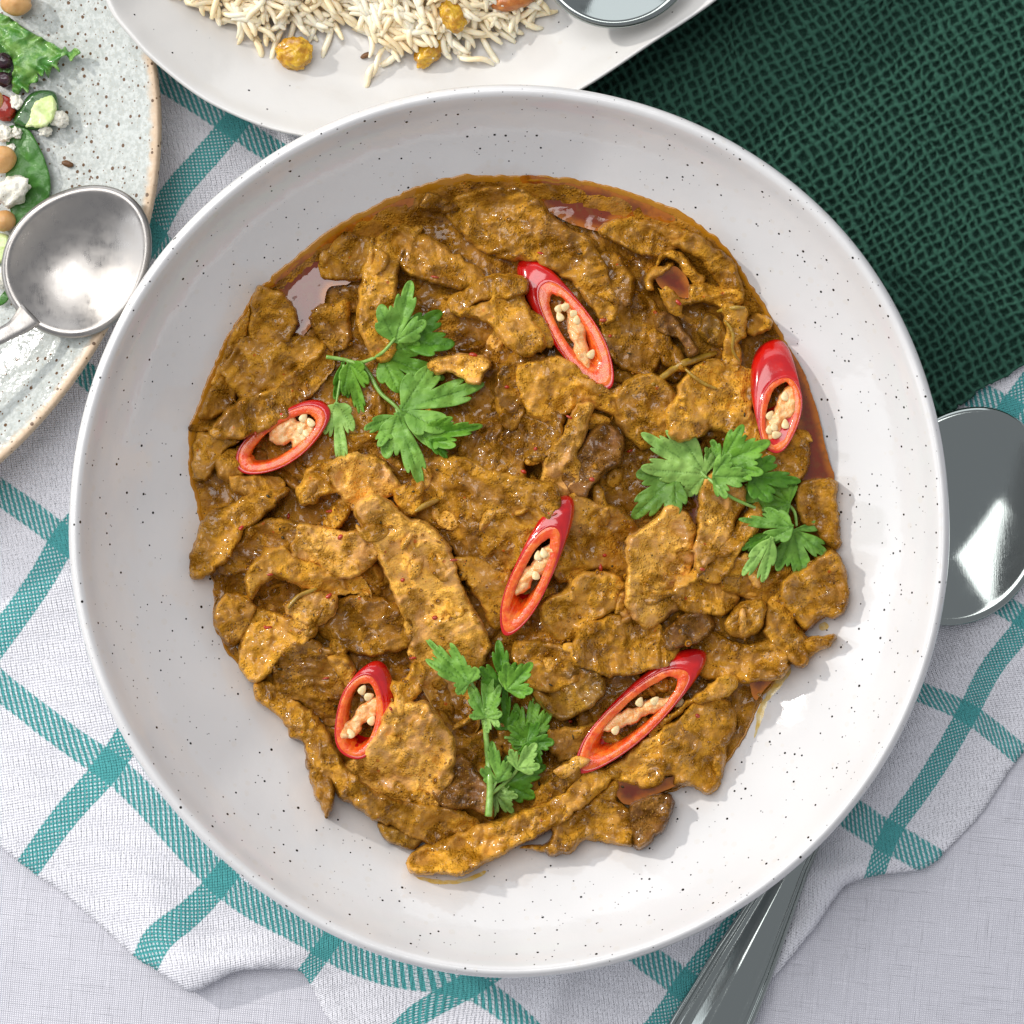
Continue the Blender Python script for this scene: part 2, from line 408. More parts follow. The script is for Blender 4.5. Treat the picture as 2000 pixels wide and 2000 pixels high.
# towel: the check is a real weave coordinate fitted through the stripe crossings
A_lines = {0: [(-60, 1290), (0, 1340), (83, 1405), (160, 1463), (214, 1496), (283, 1561), (348, 1633), (399, 1688), (431, 1720), (507, 1775), (580, 1811), (638, 1847), (722, 1887), (795, 1905), (918, 1925), (1012, 1990)],
           1: [(0, 962), (60, 1003), (120, 1049), (1266, 1876), (1300, 1897), (1336, 1927)],
           2: [(1662, 1586), (1706, 1619), (1745, 1640), (1814, 1677)], 3: [(300, 462), (318, 490), (1796, 1351), (1894, 1394), (1988, 1470)],
           4: [(308, 152), (380, 196), (435, 232), (507, 279), (543, 301), (1938, 1172), (1988, 1200)], 5: [(1925, 782), (1985, 812), (2040, 860)]}
B_lines = {-2: [(453, 246), (391, 319), (344, 370), (315, 417), (300, 455)], -1: [(120, 1060), (91, 1114), (43, 1186), (0, 1244)],
           0: [(240, 1455), (214, 1496), (130, 1590), (62, 1684)], 1: [(431, 1720), (362, 1793), (301, 1836), (286, 1880)],
           2: [(638, 1847), (608, 1890)], 3: [(918, 1923), (860, 1955), (806, 1988)],
           4: [(1474, 1749), (1383, 1865), (1336, 1927), (1300, 1985), (1990, 775), (1970, 800)],
           5: [(1985, 1244), (1938, 1300), (1894, 1385), (1843, 1474), (1785, 1561), (1745, 1615)]}
def tps(lines, lam=60.):
    P = np.array([p for k in lines for p in lines[k]], float)/1000; v = np.array([k for k in lines for p in lines[k]], float)
    def U(r2): return np.where(r2 > 0, r2*np.log(r2+1e-12), 0)
    n = len(P); K = U(((P[:, None]-P[None])**2).sum(-1)) + np.eye(n)*1e-5*lam
    Q = np.c_[np.ones(n), P]; A = np.block([[K, Q], [Q.T, np.zeros((3, 3))]])
    w_ = np.linalg.solve(A, np.r_[v, 0, 0, 0])
    def f(x, y):
        X_ = np.stack([x, y], -1)/1000; r2 = ((X_[:, None]-P[None])**2).sum(-1)
        return U(r2)@w_[:n]+w_[n]+X_@w_[n+1:]
    return f
fu, fv = tps(B_lines), tps(A_lines)
towel_out = [(-150, 900), (-80, 400), (150, 90), (700, 60), (1500, 300), (2150, 640), (2200, 1240), (2090, 1360), (1978, 1496), (1916, 1590), (1843, 1666), (1836, 1677), (1796, 1699), (1720, 1709), (1662, 1724),
             (1637, 1746), (1615, 1778), (1590, 1814), (1554, 1858), (1510, 1912), (1470, 1975), (1420, 2080), (1000, 2120), (740, 2090), (648, 2000), (610, 1930), (585, 1897), (540, 1893), (471, 1896), (427, 1914), (377, 1938), (340, 1920), (304, 1894), (264, 1869),
             (203, 1814), (120, 1742), (76, 1713), (34, 1680), (-60, 1605), (-200, 1500)]
tp = smooth_closed(towel_out, 9, .0)
tp = tp + 1.2*np.stack([vn(tp[:, 0]/7, tp[:, 1]/7, 4), vn(tp[:, 0]/7, tp[:, 1]/7, 5)], -1)
V, F, D, bd = sheet(tp, 11, 3)
def bumpf(x, y, cx, cy, rx, ry, ang, h):
    c, s = math.cos(ang), math.sin(ang); a = ((x-cx)*c+(y-cy)*s)/rx; b = (-(x-cx)*s+(y-cy)*c)/ry
    return h*np.exp(-(a*a+b*b))
x, y = V[:, 0], V[:, 1]
zt = 2.2 + fbm(x/230, y/230, 21, 2)*.9 + .25*fbm(x/60, y/60, 23, 2)
zt += bumpf(x, y, 470, 1880, 150, 42, -.12, 4.5) + bumpf(x, y, 330, 1830, 60, 160, -.5, 3.5) + bumpf(x, y, 1660, 1700, 150, 36, -.12, 7) + bumpf(x, y, 1580, 1800, 40, 120, .55, 4)
zt += bumpf(x, y, 1760, 1480, 45, 330, .55, 4.0) - bumpf(x, y, 1860, 1540, 25, 200, .55, 1.6) + bumpf(x, y, 1950, 1330, 35, 200, .55, 3.0) + bumpf(x, y, 60, 1180, 60, 300, .7, 2.0)
zt += bumpf(x, y, 400, 330, 30, 200, .65, 2.2) + bumpf(x, y, 1080, 1960, 30, 160, .4, 2.5) + bumpf(x, y, 160, 1640, 40, 260, -.9, 2.5)
zt = np.maximum(zt, 1.6) + .55*(sstep(6, 0, np.abs(D-20)-14)) - .25*sstep(3, 0, np.abs(D-36))
tw = obj('tea_towel', W(x, y, zt*MM), F[:, ::-1], M_TOWEL, attrs={'tuv': np.stack([fu(x, y), fv(x, y), 0*x], -1)})
solidify(tw, .0007); tag(tw, 'white tea towel with teal check stripes under the bowl', 'tea towel')

# green waffle cloth: real ridges and pits
ud, vd = np.array([.86, -.51]), np.array([.51, .86])
nu_, nv_ = 300, 430
uu, vv = np.meshgrid(np.linspace(-430, 520, nu_), np.linspace(-1250, 0, nv_))
wx = 1925+uu*ud[0]+vv*vd[0]; wy = 763+uu*ud[1]+vv*vd[1]
wx += 12*fbm(uu/120, vv/120, 31, 2)+1.5*vn(uu/14, vv/14, 33); wy += 12*fbm(uu/120, vv/120, 32, 2)+1.5*vn(uu/14, vv/14, 34)
PW = 19.5
hu = uu+5*fbm(wx/40, wy/40, 41, 2)+2.2*vn(uu/9, vv/9, 43); hv = vv+5*fbm(wx/40, wy/40, 42, 2)+2.2*vn(uu/9, vv/9, 44)
cu = np.abs(np.cos(math.pi*hu/PW)); cv = np.abs(np.cos(math.pi*hv/PW))
ridge = np.clip(np.maximum(cu**3.2, .85*cv**3.2)+.22*vn(uu/4, vv/4, 51), 0, 1)
zg = 4.6 + 1.9*ridge + 2.0*fbm(wx/300, wy/260, 61, 2) + bumpf(wx, wy, 1700, 330, 120, 420, -1.0, 3.0) + .25*vn(wx/4, wy/4, 52)
zg = np.maximum(zg, 3.8)
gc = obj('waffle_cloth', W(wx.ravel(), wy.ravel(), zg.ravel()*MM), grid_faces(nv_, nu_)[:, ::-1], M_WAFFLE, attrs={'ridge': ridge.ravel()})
solidify(gc, .0012); tag(gc, 'dark green waffle weave cloth right of the bowl', 'cloth')

# ------------------------------------------------------------------ crockery
BC = (994., 1038.)
_ang = np.radians([0, 45, 90, 135, 180, 225, 270, 315, 360])          # image angle, y down
_rad = np.array([861, 863, 872, 851, 860, 871, 873, 879, 861])
def rimR(th):
    th = np.mod(th, 2*math.pi); 
    t = th/(math.pi/4); i = np.floor(t).astype(int) % 8; f = t-np.floor(t); f = f*f*(3-2*f)
    return _rad[i]*(1-f)+_rad[i+1]*f
B_R = [0, 300, 420, 520, 620, 700, 770, 815, 838]
B_Z = [12, 13, 17, 23.5, 32, 40.5, 50, 57.5, 62.5]
def bowl_z(px, py):
    dx, dy = px-BC[0], py-BC[1]; r = np.hypot(dx, dy)*868/rimR(np.arctan2(dy, dx))
    return np.interp(r, B_R, B_Z)
def revolve(name, prof, rfun, c, m, parent=None, nth=256, R0=868., wob=0, **kw):
    th = np.linspace(0, 2*math.pi, nth, endpoint=False); V = []; R = rfun(th)
    for r, z in prof:
        rr = r*R/R0; zz = z+wob*np.cos(2*th+.6)*(z/60.)
        V.append(W(c[0]+rr*np.cos(th), c[1]+rr*np.sin(th), zz*MM))
    V = np.concatenate(V); return V, grid_faces(len(prof), nth, True)
def dens(prof, k=4):
    P = smooth_closed(prof, 1e9, closed=False) if False else np.array(prof, float)
    out = []
    for i in range(len(P)-1):
        p0, p1, p2, p3 = P[max(i-1, 0)], P[i], P[i+1], P[min(i+2, len(P)-1)]
        for t in np.arange(k)/k:
            out.append(.5*((2*p1)+(-p0+p2)*t+(2*p0-5*p1+4*p2-p3)*t*t+(-p0+3*p1-3*p2+p3)*t**3))
    out.append(P[-1]); return [tuple(q) for q in out]
inner = [(1, 12), (150, 12.1), (300, 13), (420, 17), (520, 23.5), (620, 32), (700, 40.5), (770, 50), (815, 57.5), (838, 62.5), (848, 64.4), (857, 65), (864, 64), (868, 61.5)]
outer = [(864, 58), (850, 53), (800, 43), (720, 31.5), (620, 20), (540, 11), (490, 6.5), (470, 3), (462, 2.9), (452, 3), (445, 6.5), (300, 8), (1, 8)]
V, F = revolve('b', dens(inner+outer, 4), rimR, BC, None, nth=320)
bowl = obj('serving_bowl', V, F[:, ::-1], M_BOWL)
tag(bowl, 'large white speckled bowl holding the mushroom curry', 'bowl')

# salad plate: circle
SP = (-532., 260.); SR = 842.
sp_prof = [(1, 8), (300, 8), (560, 9), (660, 11), (730, 16), (775, 21), (805, 24.5), (822, 26.5), (832, 27.2), (838, 26.6), (842, 25), (840, 22.5), (825, 20), (760, 13), (600, 6), (500, 3), (1, 3.5)]
def circ(th): return SR + 5*np.cos(3*th+1) + 3*np.cos(5*th)
V, F = revolve('p', dens(sp_prof, 4), circ, SP, None, nth=360, R0=SR)
rad = np.hypot(V[:, 0]-W(SP[0], SP[1], .01)[0], V[:, 1]-W(SP[0], SP[1], .01)[1])
rr = np.repeat([p[0] for p in dens(sp_prof, 4)], 360)
plate = obj('salad_plate', V, F[:, ::-1], M_STONE, attrs={'rim': np.where(np.arange(len(rr)) < 4*8*360+1, np.interp(rr, [800, 812, 842], [0, .3, 1]), 1.)})
tag(plate, 'speckled grey stoneware plate with tan rim carrying salad', 'plate')
def plate_z(px, py):
    r = np.hypot(px-SP[0], py-SP[1]); return np.interp(r, [0, 560, 660, 730, 775, 805, 832], [8, 9, 11, 16, 21, 24.5, 27.2])

# rice platter: free outline, inset profile
plo = [(206, 0), (254, 72), (308, 127), (399, 196), (507, 246), (594, 268), (720, 288), (860, 284), (1000, 248), (1143, 172), (1270, 88), (1400, 0), (1500, -95), (1580, -230), (1580, -420), (1420, -570), (1120, -650), (700, -640), (400, -540), (230, -350), (175, -160)]
PO = smooth_closed(plo, 14); PC = np.array([830., -190.])
_pth = np.arctan2(PO[:, 1]-PC[1], PO[:, 0]-PC[0]); _pr = np.hypot(PO[:, 0]-PC[0], PO[:, 1]-PC[1]); _o = np.argsort(_pth)
def platR(th):
    return np.interp(np.mod(th+math.pi, 2*math.pi)-math.pi, np.r_[_pth[_o]-2*math.pi, _pth[_o], _pth[_o]+2*math.pi], np.tile(_pr[_o], 3))
pl_prof = [(.002, 14), (.4, 14), (.62, 15), (.74, 18), (.85, 24.5), (.93, 30), (.975, 34), (.988, 34.8), (.997, 34.5), (1.0, 33), (.99, 30.5), (.95, 27), (.85, 19), (.70, 11), (.55, 7), (.52, 5), (.50, 5), (.48, 8), (.002, 8.5)]
V, F = revolve('q', dens(pl_prof, 4), platR, PC, None, nth=360, R0=1.)
platter = obj('rice_platter', V, F[:, ::-1], M_PLATTER)
tag(platter, 'white lightly speckled platter holding the rice', 'platter')
def platter_z(px, py):
    r = np.hypot(px-PC[0], py-PC[1])/platR(np.arctan2(py-PC[1], px-PC[0]))
    return np.interp(r, [0, .4, .62, .74, .85, .93, .975], [14, 14, 15, 18, 24.5, 30, 34])

# ------------------------------------------------------------------ spoons
def spoon(name, label, c, ax, a, b, zc, zrim_tilt, depth, handle, hw, hz, m, groove=False):
    ax = np.array(ax, float); ax /= np.linalg.norm(ax); pp = np.array([-ax[1], ax[0]]); c = np.array(c, float)
    root = empty(name, W(c[0], c[1], (zc-depth)*MM), label, 'spoon')
    nr, nt = 30, 120; th = np.linspace(0, 2*math.pi, nt, endpoint=False); V = []
    for i, r in enumerate(list(np.linspace(.0008, .93, nr-6)) + [.955, .975, .988, 1.0, 1.012, 1.012]):
        la = r*a*np.cos(th)*(1+.05*np.cos(th)); lb = r*b*np.sin(th)*(1-.06*np.cos(th))
        z = zc - depth*(1-min(r, .97)**2)*1.0 + zrim_tilt*la/a
        if r > .97: z = z + [0, .05, .12, .12, -.1, -.8][min(5, max(0, i-(nr-6)-0))]
        q = c+la[:, None]*ax+lb[:, None]*pp; V.append(W(q[:, 0], q[:, 1], z*MM))
    V = np.concatenate(V); cv_ = V[:nt].mean(0, keepdims=True); kk = np.arange(nt)
    h = obj('spoon_bowl', np.concatenate([V, cv_]), [grid_faces(nr, nt, True)[:, ::-1], np.stack([(kk+1) % nt, kk, kk*0+len(V)], -1)[:, ::-1]], m, root); solidify(h, .0012)
    H = smooth_closed(handle, 10, closed=False); n = len(H); s = np.linspace(0, 1, n)
    wd = np.interp(s, [q[0] for q in hw], [q[1] for q in hw]); zz = np.interp(s, [q[0] for q in hz], [q[1] for q in hz])
    T = np.gradient(H, axis=0); T /= np.linalg.norm(T, axis=1)[:, None]; Nn = np.stack([-T[:, 1], T[:, 0]], -1)
    us = np.array([-1, -.97, -.9, -.84, -.78, -.72, -.66, -.6, -.45, -.3, -.15, 0, .15, .3, .45, .6, .66, .72, .78, .84, .9, .97, 1])
    if groove: cz = np.array([-1.4, -.1, .3, .2, -.3, .1, .15, -.25, .15, .6, .95, 1.1, .95, .6, .15, -.25, .15, .1, -.3, .2, .3, -.1, -1.4])
    else: cz = 1.1*(1-us**4)-.8
    V = []
    for j in range(len(us)):
        q = H+Nn*(wd*us[j])[:, None]; V.append(W(q[:, 0], q[:, 1], (zz+cz[j]*np.clip(wd/30, .4, 2.2)*(1.5 if groove else 1))*MM))
    V = np.stack(V, 1).reshape(-1, 3)
    k = V.copy(); k[:, 2] -= .0018
    hd = obj('handle', V, grid_faces(n, len(us)), m, root); solidify(hd, .0015)
    return root
spoon('dessert_spoon', 'small brushed steel spoon resting on the stoneware plate', (150, 512), (.66, -.75), 150, 128, 31, 2.2, 7.5,
      [(62, 612), (30, 640), (-20, 668), (-90, 715), (-300, 870)], [(0, 30), (.1, 17), (.25, 14), (1, 26)], [(0, 30), (.15, 32), (1, 36)], M_STEEL_BRUSH)
spoon('serving_spoon', 'large polished serving spoon tucked under the right side of the bowl', (1865, 1015), (.447, -.894), 212, 172, 11, 1.0, 8.,
      [(1775, 1195), (1735, 1290), (1640, 1500), (1555, 1675), (1430, 1925), (1320, 2140)], [(0, 42), (.08, 22), (.35, 24), (.52, 34), (.72, 64), (.86, 78), (1, 82)], [(0, 10), (.1, 13), (.5, 12), (1, 7)], M_STEEL, True)
spoon('rice_spoon', 'steel spoon lying on the platter right of the rice', (1196, -88), (-.35, .94), 128, 150, 38, .5, 10,
      [(1240, -200), (1290, -330), (1400, -600)], [(0, 34), (.2, 18), (1, 30)], [(0, 38), (1, 52)], M_STEEL)

# ------------------------------------------------------------------ curry: height fields
ZM = np.zeros((1000, 1000))            # highest food surface so far, 2 px cells, mm
def splat(px, py, z):
    i = np.clip((py/2).astype(int), 1, 998); j = np.clip((px/2).astype(int), 1, 998)
    for a in (-1, 0, 1):
        for b in (-1, 0, 1): np.maximum.at(ZM, (i+a, j+b), z)
def zat(px, py, r=6, q=70):
    i0, i1 = max(0, int((py-r)/2)), int((py+r)/2)+1; j0, j1 = max(0, int((px-r)/2)), int((px+r)/2)+1
    return float(np.percentile(ZM[i0:i1, j0:j1], q))
def level(px, py):
    r = np.hypot(px-1000, py-1015)/640
    return 33.2 + 6.0*np.clip(1-r**2.2, 0, 1) + 1.4*fbm(px/170, py/170, 71, 2)
def foodz(px, py): return np.maximum(level(px, py), bowl_z(px, py)+.6)

s_ = 2000/1932.
K = {'1': (360, 340), '2': (860, 340), '3': (1250, 340), '4': (360, 800), '5': (800, 800), '6': (1200, 800), '7': (450, 1250), '8': (900, 1250)}
def T(k, pts):
    if k == 'F': return [tuple(p) for p in pts]
    ox, oy = K[k]; return [(ox+a*500/1932, oy+b*500/1932) for a, b in pts]

POOLS = [(T('1', [(520,900),(700,780),(850,650),(1000,560),(1200,410),(1400,305),(1700,175),(1720,240),(1450,340),(1290,420),(1200,540),(1130,600),(1100,740),(1250,790),(1230,830),(1090,860),(1050,1000),(930,1180),(850,1260),(740,1250),(800,1080),(740,930),(640,890)]), 35.0),
 (T('2', [(600,15),(900,45),(1200,105),(1500,205),(1760,320),(1720,370),(1500,320),(1300,360),(1290,460),(1180,430),(1000,380),(860,310),(740,200)]), 35.2),
 ([(1530,670),(1565,715),(1597,806),(1614,880),(1630,937),(1603,945),(1562,942),(1560,880),(1555,800),(1545,740),(1520,700)], 35.6),
 ([(1467,1310),(1505,1300),(1514,1322),(1490,1350),(1476,1368),(1466,1345)], 35.0),
 (T('8', [(1190,1050),(1420,1070),(1620,1030),(1640,1090),(1450,1170),(1300,1240),(1190,1200)]), 36.5),
 (T('6', [(480,560),(640,560),(660,700),(620,860),(540,880),(440,760)]), 37.2),
 (T('3', [(120,740),(260,700),(360,790),(380,930),(270,920),(150,850)]), 37.0)]
food = [(x_*s_, y_*s_) for x_, y_ in [(920, 338), (1050, 341), (1150, 359), (1290, 409), (1370, 472), (1430, 562), (1478, 640), (1528, 740), (1552, 860), (1572, 930), (1578, 1010), (1570, 1090), (1560, 1150), (1500, 1210), (1475, 1265), (1445, 1300), (1410, 1380), (1345, 1470), (1260, 1490),
        (1190, 1540), (1080, 1560), (990, 1570), (880, 1600), (800, 1590), (740, 1545), (690, 1500), (620, 1440), (560, 1380), (490, 1290), (432, 1230), (404, 1175), (406, 1110), (386, 1050), (376, 960), (362, 900), (364, 820), (392, 740), (436, 640), (492, 552), (562, 492), (640, 432), (760, 372), (850, 345)]]
FO = smooth_closed(food, 4, 5, 77); FC = np.array([1005., 1010.])
# polar grid from centre to the outline
th_n = 820; d_ = FO-FC; a_ = np.arctan2(d_[:, 1], d_[:, 0]); r_ = np.hypot(d_[:, 0], d_[:, 1]); o_ = np.argsort(a_)
tt = np.linspace(-math.pi, math.pi, th_n, endpoint=False)
RO = np.interp(tt, np.r_[a_[o_]-2*math.pi, a_[o_], a_[o_]+2*math.pi], np.tile(r_[o_], 3))
fr = np.r_[np.linspace(.004, .985, 185), .9915, .996, 1.0, 1.002]
px = FC[0]+np.outer(fr, RO*np.cos(tt)); py = FC[1]+np.outer(fr, RO*np.sin(tt))
dd = np.outer(1-fr, RO)
wxp = px+18*fbm(px/70, py/70, 83, 2); wyp = py+18*fbm(px/70, py/70, 84, 2)
rel = 2.3*fbm(wxp/75, wyp/75, 81, 3, .55) + 1.4*(1-np.abs(fbm(wxp/38, wyp/38, 82, 2)))-1.2 + .45*fbm(px/13, py/13, 85, 2) + .16*vn(px/5, py/5, 86)
zs = level(px, py)-2.0+rel
for hx, hy, hr in [(445,1095,14),(462,1148,16),(668,1165,22),(697,1500,14),(785,1245,20),(1030,915,22),(1312,735,18),(1420,1130,22),(985,745,14),(1300,540,20),(722,652,14),(1128,1405,18),(1000,800,14),(1255,600,14),(640,1380,16),(890,1010,10),(905,1120,10),(1380,1010,20)]:
    zs = zs-4.5*np.exp(-((px-hx)**2+(py-hy)**2)/hr**2)
for pp_ in POOLS:
    q_ = np.array(pp_[0], float); ins = inside(np.stack([px.ravel(), py.ravel()], -1), q_).reshape(px.shape); zs = np.where(ins, np.minimum(zs, pp_[1]-1.2-.3*np.abs(rel)), zs)
bz = bowl_z(px, py)
zs = bz + np.maximum(zs-bz, .5)*np.clip(1-(1-np.clip(dd/16, 0, 1))**2, 0, 1)**.5
zs[-1] = bz[-1]-1.0
curry = obj('curry', W(px.ravel(), py.ravel(), zs.ravel()*MM), grid_faces(len(fr), th_n, True)[:, ::-1], M_SAUCE, color=(.70, .64, .52))  # sauce tint darkened: crevice shade put into its colour
tag(curry, 'thick ochre curry sauce filling the white bowl', 'curry')
splat(px.ravel(), py.ravel(), zs.ravel())
# thin amber oil ring climbing the glaze
ring = []
grow = .5+7*np.clip(fbm(np.cos(tt)*6+9, np.sin(tt)*6+9, 91, 3), -.1, 1)+8*np.clip(np.cos(tt+1.95), 0, 1)
for f, dz in ((-7, .3), (-3, .45), (1, .42), (grow*.6, .35), (grow, .12), (grow+1.5, -.6)):
    r = RO+f; qx = FC[0]+r*np.cos(tt); qy = FC[1]+r*np.sin(tt); ring.append(W(qx, qy, (bowl_z(qx, qy)+dz)*MM))
obj('oil_film', np.concatenate(ring), grid_faces(6, th_n, True)[:, ::-1], M_FILM, curry)

def slab(name, pts, m, thick, off, seed, color=(1, 1, 1), edge=14, rough=1., curl=0., tilt=(0, 0), sp=4.2, jit=3.2, parent=None, ridge=None, zfun=None, attrs=None, grow=0, rib=0.):
    P = smooth_closed(pts, 4.5, jit, seed)
    if grow:
        cc = P.mean(0); P = cc+(P-cc)*(1+grow)
    V, F, D, bd = sheet(P, sp, seed)
    x, y = V[:, 0], V[:, 1]; c = V.mean(0)
    e = np.clip(D/(edge*(1+.75*fbm(x/24, y/24, seed+70, 2))), 0, 1); prof = np.sqrt(np.clip(1-(1-e)**2, 0, 1))
    # lie on a smoothed plane: keep the piece stiff rather than draped
    base = (zfun or foodz)(x, y)
    z = base+off+thick*prof*(1+.38*rough*fbm(x/48, y/48, seed+75, 2)) + curl*(1-sstep(0, 42, D))*sstep(0, 6, D)
    z += ((x-c[0])*tilt[0]+(y-c[1])*tilt[1])*.01*prof
    fd = math.radians(seed*47 % 180); ca, sa = math.cos(fd), math.sin(fd)
    lx = ((x-c[0])*ca+(y-c[1])*sa); ly = (-(x-c[0])*sa+(y-c[1])*ca)
    amp = rough*prof
    z += amp*(1.7*(.55-np.abs(fbm((x+14*vn(x/30, y/30, seed))/44, (y+14*vn(x/30, y/30, seed+1))/44, seed+95, 2))*1.7)+.95*fbm(lx/55, ly/34, seed+100, 2) + .75*fbm(lx/26, ly/9, seed+130, 2) + .75*fbm(x/11, y/11, seed+160, 2)*(.4+.9*(fbm(x/40, y/40, seed+165, 1)>0)) + .26*vn(x/4.5, y/4.5, seed+190))
    if rib: z += rib*prof*np.abs(vn(ly/7+.6*vn(lx/40, ly/20, seed), lx/90, seed+210))*sstep(-.1, .3, fbm(x/50, y/50, seed+215, 2))
    if ridge:                                   # a raised or sunken fold line inside the piece
        for (ax_, ay_, bx_, by_, wd, hh) in ridge:
            ab = np.array([bx_-ax_, by_-ay_]); L = (ab**2).sum(); t = np.clip(((x-ax_)*ab[0]+(y-ay_)*ab[1])/L, 0, 1)
            dl = np.hypot(x-ax_-t*ab[0], y-ay_-t*ab[1]); z += hh*np.exp(-(dl/wd)**2)*prof
    splat(x, y, z)
    n = len(V); b = np.array(bd)
    cc = V[b].mean(0); down = np.maximum(z[b]-thick-5.0, (bowl_z(V[b, 0], V[b, 1])-.5) if zfun is None else z[b]-thick-.8)
    down = np.minimum(down, z[b]-.3)
    V3 = np.concatenate([W(x, y, z*MM), W(V[b, 0], V[b, 1], (z[b]*.5+down*.5)*MM), W(V[b, 0]+(cc[0]-V[b, 0])*.03, V[b, 1]+(cc[1]-V[b, 1])*.03, down*MM)])
    k = len(b); i = np.arange(k); j = (i+1) % k
    sk = np.concatenate([np.stack([b[i], b[j], n+j, n+i], -1), np.stack([n+i, n+j, n+k+j, n+k+i], -1)])
    # orientation of the outline decides the skirt winding
    area2 = np.sum(V[b, 0]*np.roll(V[b, 1], -1)-np.roll(V[b, 0], -1)*V[b, 1])
    if area2 < 0: sk = sk[:, ::-1]
    return obj(name, V3, [F[:, ::-1], sk], m, parent, color=color, attrs=attrs(V3, x, y, n) if attrs else None)

